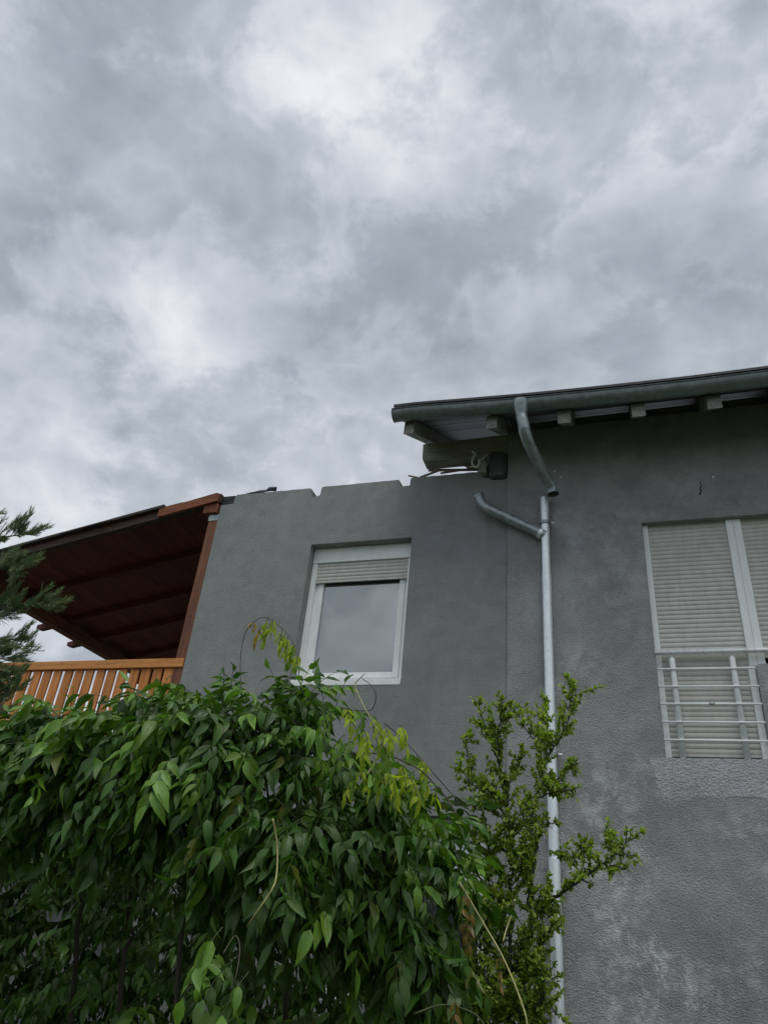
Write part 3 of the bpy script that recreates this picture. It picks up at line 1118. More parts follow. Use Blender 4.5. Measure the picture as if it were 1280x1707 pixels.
# terrace railing
trl = thing('terrace_railing', (-6, 6.25, 2.95), 'orange stained timber railing of upright boards round the terrace', 'railing')
YR = 6.21
o = MB().box(-2.0, 1.864, -.02, .05, -.047, .047).build('top_rail', 'wood_orange_x', trl, 0.006)
o.location = (-6.13, YR, 3.912)
o = MB().box(-2.0, 1.75, -.02, .025, -.04, .04).build('bottom_rail', 'wood_orange_x', trl, 0.005)
o.location = (-6.13, YR + .06, 3.06)
pick = None
x = -4.425
k = 0
while x > -8.1:
    w = .100
    if pick is None:
        pick = MB().box(-w / 2, w / 2, -.014, .014, -.43, .43).mesh('picket')
        bm = bmesh.new()
        bm.from_mesh(pick)
        bmesh.ops.recalc_face_normals(bm, faces=bm.faces)
        bmesh.ops.bevel(bm, geom=list(bm.edges), offset=.004, segments=1, affect='EDGES')
        bm.to_mesh(pick)
        bm.free()
        pick.materials.append(M['wood_orange_z'])
    o = link('picket', pick, None, trl)
    o.location = (x + rng.uniform(-.006, .006), YR + .018, 3.434 + rng.uniform(-.003, .003))
    o.rotation_euler = (0, rng.uniform(-.006, .006), 0)
    x -= .1365
    k += 1

# ------------------------------------------------------------------ leaves: shared shapes
def leaf_shape(bend, fold, wave, L=1.0, Wd=0.42, nseg=5, twist=0.0):
    """one leaflet of unit length along +X, face up +Z, drawn-out tip, folded along the midrib; returns verts, quads, uv"""
    V, UV = [], []
    for i in range(nseg + 1):
        t = i / nseg
        w = Wd * 0.5 * (math.sin(math.pi * min(1, t * 1.02) ** 0.72) ** 0.85 if 0 < t < 1 else 0.0)
        w *= (1 - 0.35 * max(0, t - .7) / .3)
        z = -bend * t * t
        x = t - 0.18 * bend * t * t
        for sx in (-1, 0, 1):
            zz = z + (abs(sx) * w * fold) + (wave * math.sin(t * 9 + sx * 1.7) * w if sx else 0)
            yy = sx * max(w, .004)
            tw_ = twist * t
            V.append((x, yy * math.cos(tw_) - (zz - z) * math.sin(tw_), z + yy * math.sin(tw_) + (zz - z) * math.cos(tw_)))
            UV.append((sx * 1.0, t, 0))
    Q = []
    for i in range(nseg):
        a = i * 3
        Q += [(a, a + 3, a + 4, a + 1), (a + 1, a + 4, a + 5, a + 2)]
    return np.array(V), np.array(Q), np.array(UV)


LEAF_VARS = [leaf_shape(b, f, w, Wd=wd, twist=tw) for b, f, w, wd, tw in ((.22, .35, .10, .36, .2), (.38, .45, .16, .38, -.5), (.10, .55, .08, .33, .6), (.55, .45, .14, .35, -.2), (.28, .25, .20, .41, .4), (.05, .40, .18, .37, -.7),
                                                                  (.80, .55, .10, .33, .3), (.45, .75, .12, .31, -.4), (.30, .45, .30, .38, 1.0), (-.10, .60, .10, .35, -.3))]
SMALL_VARS = [leaf_shape(b, f, 0, Wd=.62, nseg=3) for b, f in ((.15, .3), (.35, .2), (0, .4))]


def frame(pos, d, nrm, L):
    d = Vector(d).normalized()
    n = Vector(nrm)
    n = n - d * n.dot(d)
    n = n.normalized() if n.length > 1e-5 else d.orthogonal().normalized()
    b = n.cross(d)
    m = Matrix((d * L, b * L, n * L)).transposed().to_4x4()
    m.translation = pos
    return m


class Leaves:
    def __init__(self):
        self.items = []     # (variant, Matrix, colour)

    def add(self, var, m, col):
        self.items.append((var, m, col))

    def arrays(self, variants, items):
        VV, QQ, CC, UU = [], [], [], []
        o = 0
        for var, m, col in items:
            v, q, uv = variants[var]
            a = np.array(m)
            VV.append(v @ a[:3, :3].T + a[:3, 3])
            QQ.append(q + o)
            o += len(v)
            CC.append(np.tile(np.array([*col, 1.0]), (len(v), 1)))
            UU.append(uv)
        return np.concatenate(VV), np.concatenate(QQ), np.concatenate(CC), np.concatenate(UU)

    def build(self, name, mat, parent, variants, items=None):
        v, q, c, uv = self.arrays(variants, self.items if items is None else items)
        o = link(name, quad_mesh(name, v, q, c, uv), mat, parent)
        o['kind'] = 'stuff'
        return o


def quad_mesh(name, v, q, c=None, uv=None):
    me = bpy.data.meshes.new(name)
    k = q.shape[1]
    me.vertices.add(len(v))
    me.vertices.foreach_set('co', np.ascontiguousarray(v, dtype=np.float32).ravel())
    me.loops.add(q.size)
    me.loops.foreach_set('vertex_index', np.ascontiguousarray(q, dtype=np.int32).ravel())
    me.polygons.add(len(q))
    me.polygons.foreach_set('loop_start', np.arange(0, q.size, k, dtype=np.int32))
    me.polygons.foreach_set('use_smooth', np.ones(len(q), dtype=bool))
    if c is not None:
        a = me.attributes.new('col', 'FLOAT_COLOR', 'POINT')
        a.data.foreach_set('color', np.ascontiguousarray(c, dtype=np.float32).ravel())
    if uv is not None:
        a = me.attributes.new('leafuv', 'FLOAT_VECTOR', 'POINT')
        a.data.foreach_set('vector', np.ascontiguousarray(uv, dtype=np.float32).ravel())
    me.update(calc_edges=True)
    me.validate()
    return me


def interp(tab, x):
    for (x0, y0), (x1, y1) in zip(tab, tab[1:]):
        if x <= x1:
            return y0 + (y1 - y0) * max(0.0, (x - x0) / (x1 - x0))
    return tab[-1][1]


# ------------------------------------------------------------------ wisteria
R = random.Random(23)
wis = thing('wisteria', tuple(at(250, 1650, 2.7).xy) + (0,), 'large wisteria with drooping glossy green leaves in front of the annex', 'climbing plant')
WL = Leaves()
YL = Leaves()
twigs = MB()
UP = Vector((0, 0, 1))


def compound(base, d0, L, pairs, size, colf, out, droop=1.0, hang=0.75, twig=True, to=None):
    """one pinnate leaf: an arching stalk with paired leaflets and one at the tip"""
    d = Vector(d0).normalized()
    pts = [Vector(base)]
    n = 6
    for i in range(n):
        d = (d + Vector((0, 0, -1)) * 0.16 * droop).normalized()
        pts.append(pts[-1] + d * (L / n))
    if twig:
        twigs.tube(pts, .0016, 3, False, .0009)
    tilt = Vector((R.gauss(0, .45), R.gauss(0, .35), R.gauss(0, .35)))
    ow, uw, sw = R.uniform(.3, 1.0), R.uniform(0, .9), R.uniform(.2, .9)
    for k in range(pairs + 1):
        t = 0.22 + 0.78 * (k / pairs)
        f = t * n
        i = min(int(f), n - 1)
        p = pts[i].lerp(pts[i + 1], f - i)
        tg = (pts[i + 1] - pts[i]).normalized()
        side = tg.cross(UP)
        side = side.normalized() if side.length > .05 else Vector((1, 0, 0))
        for s in ((-1, 1) if k < pairs else (0,)):
            dl = tg * (.55 if s else 1.0) + side * s * R.uniform(.55, .95) + Vector((0, 0, -hang)) * R.uniform(.25, 1.3) + Vector((R.gauss(0, .26), R.gauss(0, .24), R.gauss(0, .16)))
            nr = Vector(out) * ow + UP * uw + side * s * sw + tilt + Vector((R.gauss(0, .25), R.gauss(0, .25), R.gauss(0, .25)))
            Ls = size * R.uniform(.72, 1.12) * (1 - .22 * abs(t - .6))
            (to or WL).add(R.randrange(len(LEAF_VARS)), frame(p, dl, nr, Ls), colf())


def green():
    k = R.random()
    v = R.uniform(.55, 1.45)
    if k > .985:
        return (.12 * v, .14 * v, .02 * v)
    return (.034 * v + .022 * k, .098 * v + .034 * k, .011 * v)


def yellow_green():
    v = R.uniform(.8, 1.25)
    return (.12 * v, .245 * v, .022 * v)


def young():
    v = R.uniform(.75, 1.2)
    return (.36 * v, .46 * v, .03 * v)


def lime():
    v = R.uniform(.75, 1.2)
    return (.13 * v, .25 * v, .025 * v)


def bronze():
    v = R.uniform(.7, 1.2)
    return (.42 * v, .27 * v, .05 * v)


TOP = [(-420, 1250), (-160, 1245), (0, 1245), (60, 1235), (130, 1215), (200, 1200), (280, 1185), (350, 1170), (440, 1172), (495, 1178), (545, 1215), (590, 1275), (630, 1320), (670, 1352), (705, 1400), (735, 1440), (770, 1480), (792, 1515)]
BOT = [(-420, 1450), (0, 1470), (150, 1465), (300, 1470), (400, 1500), (500, 1560), (600, 1610), (700, 1625), (750, 1610), (792, 1570)]
YC = 2.52


def shell(u, phi, k=1.0):
    vt, vb = interp(TOP, u), interp(BOT, u)
    a, b = at(u, vt, YC), at(u, vb, YC)
    rz = (a.z - b.z) / 2
    ry = min(.50, rz * 1.05)
    c = Vector((a.x, YC, a.z - rz))
    lump = 1 + .20 * noise.noise(Vector((u * .011, phi * 1.9, 3.1))) + .10 * noise.noise(Vector((u * .03, phi * 4.0, 7.1)))
    p = c + Vector((0, -ry * math.cos(phi), rz * math.sin(phi))) * k * lump
    nrm = Vector((0, -math.cos(phi) / ry, math.sin(phi) / rz)).normalized()
    if u > 640:
        nrm = (nrm + Vector((.9 * (u - 640) / 150, 0, 0))).normalized()
    return p, nrm


def hang_leaf(p, nr, phi, u, layer, bright=0.0):
    tan = Vector((0, -math.sin(phi), -math.cos(phi)))          # down the surface
    sweep = -.55 + .9 * max(0, min(1, (u - 250) / 450))
    d0 = nr * R.uniform(.15, .75) + tan * R.uniform(.1, .8) + Vector((sweep + R.gauss(0, .45), R.gauss(0, .2), R.uniform(0, .3)))
    colf = (yellow_green if R.random() < bright else green) if layer == 0 else green
    compound(p - nr * .06, d0, R.uniform(.14, .23), R.choice((3, 4, 4, 5)), R.choice((R.uniform(.055, .078), R.uniform(.078, .100), R.uniform(.088, .112))), colf, nr, droop=R.uniform(.6, 1.4), twig=layer == 0)


# the front grows in clumps: shoots bulge out, with dark hollows between them
for ci in range(74):
    u0 = -120 + 860 * ((ci * .618034) % 1.0) + R.uniform(-20, 20)
    if ci % 9 == 8:
        u0 = R.uniform(-400, -120)
    ph0 = R.uniform(-42 if u0 < 430 else -75, 118)
    push = R.uniform(.0, .13)
    rad = R.uniform(.7, 1.25)
    bright = (.55 if ph0 > 30 else .10) * R.uniform(.3, 1.4)  # clumps high on the mound draw more yellow-green leaves
    for j in range(int(11 * rad)):
        du, dph = R.gauss(0, 34) * rad, R.gauss(0, 13) * rad
        u = max(-410, min(752, u0 + du))
        phi = RAD(ph0 + dph)
        p, nr = shell(u, phi, 1.0)
        fall = math.exp(-((du / 45) ** 2 + (dph / 17) ** 2))
        nl = (nr + Vector((du * .010, 0, 0)) + Vector((0, math.sin(RAD(ph0)), math.cos(RAD(ph0)))) * dph * .022).normalized()
        hang_leaf(p + nr * (push * fall - .03) + Vector((R.gauss(0, .015), R.gauss(0, .02), R.gauss(0, .015))), nl, phi, u, 0, bright)
for layer, (cnt, k, lo, hi) in enumerate(((330, .84, -90, 140), (240, .55, -120, 150)), 1):
    for i in range(cnt):
        u = R.uniform(-400 if i % 6 == 0 else -110, 745)
        phi = RAD(R.uniform(lo if u > 430 else lo * .55, hi))
        p, nr = shell(u, phi, k)
        hang_leaf(p + Vector((R.gauss(0, .02), R.gauss(0, .03), R.gauss(0, .02))), nr, phi, u, layer)
# unseen leaf roof added behind the front drape to shade the hollow below
for i in range(950):
    y = R.uniform(2.45, 5.4)
    p = Vector((R.uniform(-5.4, min(-.75, -.25 * y)), y, R.uniform(1.98, 2.2)))
    if p.x > -1.1 and p.y < 2.9:
        p.z -= .15
    compound(p, Vector((R.uniform(-1, 1), R.uniform(-1, 1), .1)), R.uniform(.18, .26), 3, R.uniform(.10, .125), green, (0, 0, 1), droop=.5, hang=.2, twig=False)

# sprigs standing above the outline
for (u, v, du) in ((112, 1205, -6), (240, 1185, 5), (335, 1165, 8), (365, 1165, 18), (395, 1178, -4), (470, 1170, -8), (505, 1165, 12), (545, 1180, 20), (180, 1205, -8), (40, 1235, -10), (300, 1190, -12), (430, 1185, 4)):
    p = at(u, v + 18, YC - .1 + R.uniform(-.1, .1))
    for j in range(3):
        compound(p + Vector((R.gauss(0, .02), R.gauss(0, .03), 0)), Vector((du * .03 + R.gauss(0, .35), -.25 + R.gauss(0, .25), 1.0)), R.uniform(.13, .19), 3, R.uniform(.055, .07), yellow_green if R.random() < .6 else green, (0, -1, .3), droop=1.2, hang=.35)

# lower hanging sprays and a leaf backdrop put in to keep the hollow dark
for (u, v, Y, n) in ((385, 1600, 2.2, 2), (150, 1640, 2.75, 2), (230, 1690, 2.7, 3), (280, 1580, 2.9, 2), (600, 1660, 2.6, 2), (440, 1700, 2.5, 2), (170, 1570, 2.85, 1), (500, 1690, 2.8, 2), (680, 1650, 2.6, 2)):
    for j in range(n):
        p = at(u + R.uniform(-25, 25), v + R.uniform(-30, 15), Y + R.uniform(-.08, .08))
        compound(p, Vector((R.uniform(-.7, .7), R.uniform(-.8, .1), .2)), R.uniform(.16, .24), 4, R.uniform(.08, .10), yellow_green if R.random() < .25 else green, (0, -1, .3), droop=1.3)
for i in range(1700):
    y = R.uniform(4.4, 5.3)
    p = Vector((R.uniform(-5.6, -.25 * y), y, R.uniform(.7, 2.1)))
    compound(p, Vector((R.uniform(-.8, .8), R.uniform(-.9, .4), .1)), R.uniform(.18, .26), 4, R.uniform(.095, .12), green, (0, -1, .3), droop=1.3, twig=False)
# yellowish young growth at the right shoulder
for (u, v, Y) in ((585, 1205, 2.25), (600, 1195, 2.25), (612, 1225, 2.2), (630, 1240, 2.22), (650, 1215, 2.25), (662, 1222, 2.22), (645, 1265, 2.25), (668, 1275, 2.2), (690, 1284, 2.2), (600, 1262, 2.2), (575, 1225, 2.15), (720, 1310, 2.25), (655, 1300, 2.2), (640, 1210, 2.2), (560, 1190, 2.1), (590, 1240, 2.12), (625, 1200, 2.15), (605, 1215, 2.1), (660, 1250, 2.15), (640, 1285, 2.12), (678, 1296, 2.15), (550, 1205, 2.1), (535, 1190, 2.15), (575, 1180, 2.2), (665, 1208, 2.25), (700, 1296, 2.2), (695, 1260, 2.25), (712, 1290, 2.2), (625, 1265, 2.1), (615, 1285, 2.15), (685, 1315, 2.2), (590, 1275, 2.1)):
    compound(at(u, v, Y), Vector((R.uniform(-.3, .5), -.4, R.uniform(-.3, .2))), R.uniform(.09, .14), 4, R.uniform(.034, .052), young if R.random() < .5 else lime, (.2, -1, .2), droop=2.2, hang=1.2, to=YL)

# vine shoots: (points, depth, thickness, material)
SHOOTS = [
    ([(403, 1160), (401, 1100), (408, 1058), (424, 1036), (440, 1029), (455, 1036), (475, 1052), (490, 1075), (496, 1105), (500, 1140)], 2.35, .0016, 'stem_brown'),
    ([(612, 1292), (626, 1266), (639, 1234), (626, 1213), (610, 1184), (597, 1157), (592, 1141), (600, 1131), (608, 1123)], 2.1, .0020, 'stem_yellow'),
    ([(567, 1181), (610, 1185), (623, 1177), (626, 1157), (617, 1141), (603, 1131)], 2.15, .0016, 'stem_brown'),
    ([(570, 1258), (587, 1256), (636, 1257), (669, 1267), (702, 1285), (728, 1312), (748, 1335), (761, 1358)], 2.2, .0026, 'stem_brown'),
    ([(640, 1205), (662, 1223), (685, 1246), (708, 1272), (728, 1295), (748, 1318), (771, 1345)], 2.3, .0020, 'stem_brown'),
    ([(622, 1210), (625, 1226), (636, 1262), (641, 1310)], 2.2, .0018, 'stem_dark'),
    ([(455, 1365), (462, 1410), (461, 1459), (452, 1485), (425, 1525), (412, 1545)], 1.9, .0026, 'stem_yellow'),
    ([(765, 1470), (800, 1530), (840, 1600), (872, 1680), (880, 1720)], 2.3, .0030, 'stem_yellow'),
    ([(372, 1590), (392, 1560), (400, 1580), (395, 1620), (385, 1650)], 1.95, .0016, 'stem_brown'),
    ([(660, 1300), (675, 1296), (686, 1310), (689, 1330)], 2.15, .0018, 'stem_yellow'),
    ([(858, 1500), (855, 1518), (845, 1545), (838, 1570)], 2.6, .0032, 'stem_yellow'),
    ([(690, 1690), (740, 1675), (790, 1690), (815, 1720)], 2.3, .0026, 'stem_green'),
]
for pts, Y, r, mt in SHOOTS:
    P3 = smooth_path([at(u, v, Y + .03 * math.sin(i * 1.3)) for i, (u, v) in enumerate(pts)], 6)
    MB().tube(P3, r, 6, True, r * .7).build('shoot', mt, wis)
# bronze and yellow drooping leaves on the shoots
for (u, v, L, cf, n) in ((437, 1042, .085, bronze, 4), (453, 1036, .095, young, 6), (455, 1030, .06, young, 4), (476, 1056, .075, young, 4), (488, 1068, .085, young, 4), (497, 1088, .06, young, 3), (424, 1036, .03, bronze, 2), (448, 1030, .07, young, 5), (480, 1058, .09, young, 5), (492, 1075, .08, lime, 4), (470, 1048, .06, young, 4), (690, 1285, .06, young, 3), (726, 1312, .05, young, 2), (705, 1268, .04, young, 3)):
    compound(at(u, v, 2.34), Vector((R.uniform(-.4, .4), -.3, -.9)), L, n, .042 if cf is not bronze else .034, cf, (.1, -1, .1), droop=2.0, hang=1.1, to=YL)
for (u, v) in ((776, 1480), (786, 1510), (780, 1530), (832, 1585), (760, 1660)):
    compound(at(u, v, 2.3), Vector((R.uniform(-.3, .3), -.3, -.9)), R.uniform(.06, .10), 2, .042, (lambda: tuple(a * .5 for a in bronze())), (.1, -1, .1), droop=2.0, hang=1.4)
for (u, v, Y) in ((372, 1545, 1.8), (415, 1620, 1.85)):
    compound(at(u, v, Y), Vector((-.35, -.3, -.5)), .16, 2, .085, yellow_green, (0, -1, .4), droop=1.4)

# woody stems inside
for P_ in ([(210, 1760, 2.75), (205, 1640, 2.75), (212, 1540, 2.7), (230, 1450, 2.65), (260, 1380, 2.6)], [(310, 1780, 2.6), (302, 1600, 2.55), (306, 1500, 2.5), (330, 1420, 2.5), (420, 1330, 2.5)], [(500, 1780, 2.8), (480, 1600, 2.75), (500, 1450, 2.6), (580, 1330, 2.5), (690, 1330, 2.45)], [(120, 1780, 2.8), (130, 1600, 2.7), (90, 1450, 2.6), (20, 1330, 2.55)]):
    pts = [at(*q) for q in P_]
    pts[0].z = 0.0
    MB().tube([p + Vector((.012 * math.sin(i * 1.7), .012 * math.cos(i * 2.3), 0)) for i, p in enumerate(smooth_path(pts, 6))], .011, 8, True, .005).build('stem', 'bark', wis)
for i in range(36):
    u0 = R.uniform(-60, 720)
    p, nr = shell(u0, RAD(R.uniform(-60, 60)), .55)
    q, nr2 = shell(u0 + R.uniform(-120, 120), RAD(R.uniform(-70, 90)), .98)
    mid_ = p.lerp(q, .5) + Vector((0, 0, R.uniform(-.03, .06)))
    twigs.tube(smooth_path([p, mid_, q], 4), .0045, 5, False, .002)
tw_o = twigs.build('leaf_stalks', 'stem_green', wis, recalc=False)
tw_o['kind'] = 'stuff'

# the 300 leaflets that show largest are single pieces, the rest is one mass
allv, allq, _, _ = WL.arrays(LEAF_VARS, WL.items)
nq = len(LEAF_VARS[0][1])
nv = len(LEAF_VARS[0][0])
bvh = BVHTree.FromPolygons(allv.tolist(), allq.tolist())
score = []
for i, (var, m, col) in enumerate(WL.items):
    c0 = Vector(allv[i * nv + 7])
    u, v = to_px(c0)
    if not (5 < u < 1275 and 5 < v < 1702):
        continue
    seen = 0
    for j in (4, 7, 10, 6, 8):
        c = Vector(allv[i * nv + j])
        d = c - CAM
        hit = bvh.ray_cast(CAM, d.normalized(), d.length + .2)
        if hit[0] is not None and hit[2] // nq == i:
            seen += 1
    if not seen:
        continue
    a, b_ = to_px(allv[i * nv + 1]), to_px(allv[i * nv + 16])
    l, r_ = to_px(allv[i * nv + 6]), to_px(allv[i * nv + 8])
    area = math.hypot(a[0] - b_[0], a[1] - b_[1]) * (3 + math.hypot(l[0] - r_[0], l[1] - r_[1]))
    score.append((area * seen, i))
score.sort(reverse=True)
picked = set(i for _, i in score[:300])
YL.build('young_foliage', 'leaf_young', wis, LEAF_VARS)
WL.build('foliage', 'leaf', wis, LEAF_VARS, [it for i, it in enumerate(WL.items) if i not in picked])
leaf_me = []
for v, q, uv in LEAF_VARS:
    leaf_me.append(quad_mesh('leaf', v, q, np.ones((len(v), 4)), uv))
    leaf_me[-1].materials.append(M['leaf'])
for i in sorted(picked):
    var, m, col = WL.items[i]
    o = link('leaf', leaf_me[var], None, wis)
    o.matrix_basis = m
    o.color = (*col, 1)

# ------------------------------------------------------------------ thorny shrub
R = random.Random(5)
YS = 3.25
shrub = thing('thorny_shrub', tuple(at(865, 1700, YS).xy) + (0,), 'upright thorny shrub with small green leaves in front of the downpipe', 'shrub')
SL_ = Leaves()
stems = MB()
STEMS = [
    [(845, 1760), (850, 1560), (852, 1430), (848, 1378), (845, 1326), (835, 1285), (828, 1251), (831, 1223), (845, 1206), (859, 1178)],
    [(828, 1251), (817, 1233), (804, 1199), (799, 1175)],
    [(831, 1223), (835, 1189), (838, 1165)],
    [(845, 1340), (807, 1313), (786, 1292), (780, 1257), (781, 1220)],
    [(845, 1360), (793, 1312), (762, 1278)],
    [(880, 1760), (880, 1640), (883, 1533), (886, 1464), (893, 1412), (886, 1361), (900, 1309), (914, 1257), (938, 1223), (951, 1178), (958, 1151)],
    [(900, 1309), (921, 1312), (945, 1282), (962, 1288)],
    [(893, 1330), (930, 1320), (955, 1318)],
    [(914, 1257), (893, 1233), (869, 1209)],
    [(914, 1238), (907, 1199), (910, 1171)],
    [(886, 1533), (917, 1502), (941, 1484), (972, 1464), (1000, 1443), (1027, 1422), (1051, 1395)],
    [(1000, 1443), (979, 1422), (965, 1412)],
    [(972, 1464), (955, 1440), (942, 1430)],
    [(1007, 1440), (1044, 1450)],
    [(1020, 1428), (1008, 1396)],
    [(883, 1533), (905, 1520), (925, 1540)],
    [(880, 1600), (905, 1570), (922, 1540)],
    [(880, 1640), (900, 1620), (926, 1636)],
    [(850, 1430), (820, 1400), (780, 1385), (762, 1370)],
    [(852, 1450), (870, 1410), (905, 1380), (925, 1372)],
    [(850, 1520), (822, 1480), (800, 1440)],
    [(850, 1560), (830, 1530), (800, 1520), (780, 1500)],
    [(848, 1620), (820, 1580), (800, 1570)],
    [(846, 1680), (810, 1640), (780, 1620)],
    [(846, 1700), (800, 1680), (750, 1670)],
    [(880, 1660), (865, 1600), (870, 1570)],
    [(880, 1700), (910, 1680), (930, 1690)],
    [(846, 1400), (868, 1370), (880, 1330)],
    [(845, 1310), (860, 1280), (870, 1250)],
    [(846, 1370), (815, 1350), (790, 1350)],
    [(800, 1760), (790, 1660), (800, 1580), (815, 1500), (812, 1420), (800, 1370)],
    [(910, 1760), (900, 1690), (895, 1640)],
    [(740, 1760), (735, 1700), (750, 1650)],
    [(770, 1760), (772, 1690), (765, 1620), (780, 1560), (776, 1500)],
    [(830, 1760), (826, 1680), (835, 1610), (830, 1550), (838, 1490)],
    [(860, 1760), (868, 1690), (862, 1640)],
    [(700, 1770), (710, 1710), (700, 1680)],
    [(660, 1770), (668, 1720), (655, 1690)],
    [(815, 1770), (806, 1700), (815, 1650), (800, 1600)],
    [(752, 1770), (760, 1715), (752, 1670), (765, 1630)],
    [(890, 1770), (892, 1700), (905, 1650), (900, 1600)],
    [(865, 1770), (858, 1690), (866, 1620), (860, 1560)],
    [(845, 1480), (828, 1450), (822, 1410)],
    [(884, 1480), (868, 1450), (872, 1420)],
    [(800, 1580), (790, 1540), (772, 1530)],
]


def shrub_col():
    k = R.random()
    v = R.uniform(.65, 1.3)
    return (.17 * v + .07 * k, .27 * v + .07 * k, .036 * v) if k < .75 else (.34 * v, .42 * v, .08 * v)


def cluster(p, d, s):
    d = Vector(d).normalized()
    sd = d.orthogonal().normalized()
    sd.rotate(Matrix.Rotation(R.uniform(0, 6.28), 3, d))
    for a in (-.9, 0, .9):
        dl = d * math.cos(a) + sd * math.sin(a)
        SL_.add(R.randrange(3), frame(p, dl, UP + Vector((R.gauss(0, .5), -.4 + R.gauss(0, .5), 0)), s * R.uniform(.7, 1.15) * (1 if a else 1.15)), shrub_col())


def grow(a, b, depth=0):
    """a leafy twig from a to b"""
    n = max(2, int((b - a).length / .0125))
    pts = [a]
    for i in range(1, n + 1):
        pts.append(a.lerp(b, i / n) + Vector((R.gauss(0, .003), R.gauss(0, .003), R.gauss(0, .003))))
    stems.tube(pts, .0022, 4, False, .0012)
    ax = (b - a).normalized()
    for i, p in enumerate(pts[1:]):
        o = Vector((R.gauss(0, 1), R.gauss(0, 1), R.gauss(.35, 1))).normalized()
        d = (ax * .6 + o).normalized()
        cluster(p, d, R.uniform(.015, .026))
        if R.random() < .65:
            cluster(p, (ax * .5 - o + UP * .4), R.uniform(.014, .022))
        if R.random() < .5:
            stems.tube([p, p + (d * .3 + ax).normalized() * R.uniform(.012, .022)], .0016, 3, False, .0002)


for si, S in enumerate(STEMS):
    oy = 0.10 * math.sin(si * 2.3)
    raw = [at(u, v, YS + oy * min(1, i / 2) + R.uniform(-.02, .02)) for i, (u, v) in enumerate(S)]
    P3 = smooth_path(raw, 5)
    P3 = [p + Vector((R.gauss(0, .004), R.gauss(0, .004), R.gauss(0, .003))) for p in P3]
    big = len(S) > 6
    if big and S[0][1] > 1740:
        P3[0].z = 0.0
    stems.tube(P3, .0070 if big else .0036, 6, True, .0016)
    tot = 0
    for i in range(len(P3) - 1):
        seg = P3[i + 1] - P3[i]
        tot += seg.length
        while tot > .0155:
            tot -= .0155
            p = P3[i].lerp(P3[i + 1], R.random())
            u, v = to_px(p)
            if v > 1760:
                continue
            ax = seg.normalized()
            o = Vector((R.gauss(0, 1), R.gauss(0, .8), R.gauss(.3, .8))).normalized()
            L = R.uniform(.03, .12) * (1.0 if v < 1700 else 1.4) * (1.05 - .7 * (i / len(P3)) if not big else 1.0)
            d = (ax * .7 + o + UP * .45).normalized()
            grow(p, p + d * L)
            if R.random() < .6:
                th = (ax * .4 - o).normalized()
                stems.tube([p, p + th * R.uniform(.018, .032)], .0020, 3, False, .0002)
    cluster(P3[-1], (P3[-1] - P3[-2]), .024)
stems.build('branches', 'stem_dark', shrub, recalc=False)
so = SL_.build('foliage', 'small_leaf', shrub, SMALL_VARS)

# ------------------------------------------------------------------ conifer
R = random.Random(8)
YN = 3.0
con = thing('conifer', (-4.4, 3.0, 0), 'conifer whose feathery dark green sprays reach in from the left edge', 'tree')
MB().tube([(-4.4, 3.0, 0), (-4.38, 3.01, 1.5), (-4.41, 2.98, 3.0), (-4.4, 3.0, 4.2)], .09, 12, True, .012).build('trunk', 'bark', con)
NV, NQ, NC = [], [], []
wood_m = MB()


def needle(p, d, L, r, col):
    """one scaly twiglet: a slender tapering three-sided spike with a bend"""
    d = d.normalized()
    a = d.orthogonal().normalized()
    b = d.cross(a)
    o = len(NV)
    mid = p + d * L * .55
    tip = p + d * L + Vector((0, 0, .12 * L))
    for c, rr in ((p, r), (mid, r * .85), (tip, r * .15)):
        for k in range(3):
            an = 2.094 * k
            NV.append(c + a * math.cos(an) * rr + b * math.sin(an) * rr)
            NC.append((*col, 1))
    for i in range(2):
        for k in range(3):
            k2 = (k + 1) % 3
            NQ.append((o + i * 3 + k, o + i * 3 + k2, o + i * 3 + 3 + k2, o + i * 3 + 3 + k))


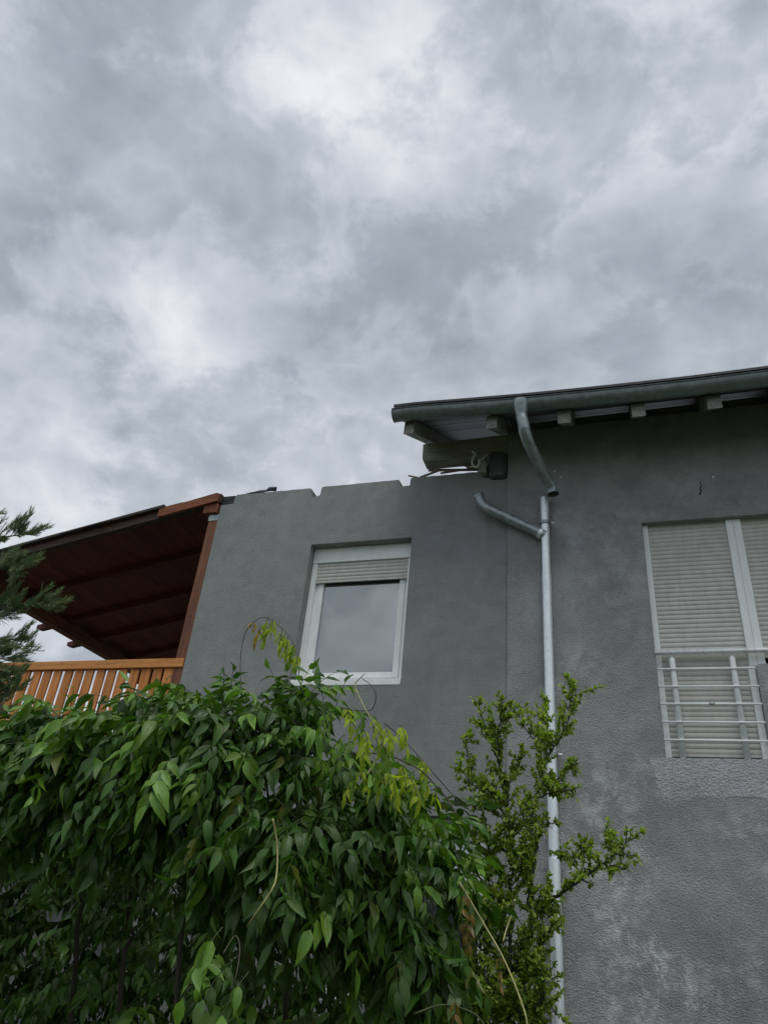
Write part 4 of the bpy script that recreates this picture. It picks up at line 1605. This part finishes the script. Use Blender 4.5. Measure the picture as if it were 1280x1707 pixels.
def spray(p, d, L, n, tipc):
    """a feathery side spray"""
    d = d.normalized()
    side = d.cross(Vector((0, -1, .5))).normalized()
    q = Vector(p)
    pts = [q.copy()]
    for i in range(n):
        t = i / n
        d = (d + Vector((R.gauss(0, .05), R.gauss(0, .05), .035 + R.gauss(0, .04)))).normalized()
        q = q + d * (L / n)
        pts.append(q.copy())
        for s in (-1, 1):
            ll = L * .46 * (1 - .7 * t) * R.uniform(.6, 1.3) + .012
            dd = d + side * s * R.uniform(.28, .55) + Vector((R.gauss(0, .12), R.gauss(0, .25), R.gauss(.08, .12)))
            v = R.uniform(.6, 1.2)
            col = (.17 * v + .16 * tipc * t, .26 * v + .17 * tipc * t, .13 * v + .05 * tipc * t)
            m = 4
            dn = dd.normalized()
            for j in range(m):
                pp = q + dn * ll * j / m
                for s2 in (-1, 1):
                    needle(pp, dn + side * s2 * .34 + Vector((0, R.gauss(0, .35), R.gauss(.05, .15))), ll * .55 * (1 - .5 * j / m) + .008, .0012, col)
            needle(q, dn, ll * 1.3, .0015, col)
    needle(q, d, L * .4, .0015, (.16, .22, .08))
    wood_m.tube(pts, .0022, 4, False, .001)


def bough(P3, dens=1.0):
    P3 = smooth_path(P3, 8)
    wood_m.tube(P3, .010, 6, False, .002)
    N = len(P3)
    for i in range(2, N - 1):
        t = i / (N - 1)
        d = (P3[i + 1] - P3[i]).normalized()
        for s in (-1, 1):
            if R.random() > dens:
                continue
            sd = d.cross(Vector((0, -1, .3))).normalized()
            dd = d * .85 + sd * s * R.uniform(.35, .75) + Vector((0, R.gauss(0, .35), R.gauss(.1, .1)))
            spray(P3[i], dd, R.uniform(.08, .24) * (1.15 - .65 * t), 7, .8 * t)
    spray(P3[-2], P3[-1] - P3[-2], .15, 9, 1.0)


for B in ([(-190, 960), (-60, 912), (-5, 898), (30, 892), (62, 887)], [(-200, 1000), (-60, 962), (-15, 950), (18, 945), (44, 942)], [(-215, 1040), (-60, 1022), (0, 1014), (40, 1008), (76, 1006)],
          [(-220, 1080), (-60, 1064), (-15, 1062), (20, 1070), (46, 1079)], [(-240, 1130), (-60, 1106), (-20, 1100), (15, 1096)], [(-250, 1160), (-60, 1142), (-10, 1134), (28, 1128)],
          [(-260, 1200), (-60, 1174), (-20, 1162), (20, 1152)], [(-280, 1240), (-70, 1215), (-25, 1200), (2, 1190)], [(-180, 930), (-100, 890), (-60, 872), (-25, 866)]):
    bough([at(u, v, YN + .12 * math.sin(v * .9) * (i > 0)) for i, (u, v) in enumerate(B)], .5)
in_view = len(NV)
# the rest of the crown, out of the photograph's frame
for i in range(26):
    z = R.uniform(.8, 4.1)
    a = R.uniform(1.0, 5.3)
    L = (4.4 - z) * .22 + .10
    p = Vector((-4.4, 3.0, z))
    d = Vector((math.cos(a), math.sin(a), .15))
    bough([p + d * .05, p + d * L * .5, p + d * L + Vector((0, 0, .05))], .55)
wood_m.build('branches', 'stem_brown', con, recalc=False)
co = link('crown', quad_mesh('crown', np.array([tuple(v) for v in NV]), np.array(NQ), np.array(NC)), 'needle', con)
co['kind'] = 'stuff'
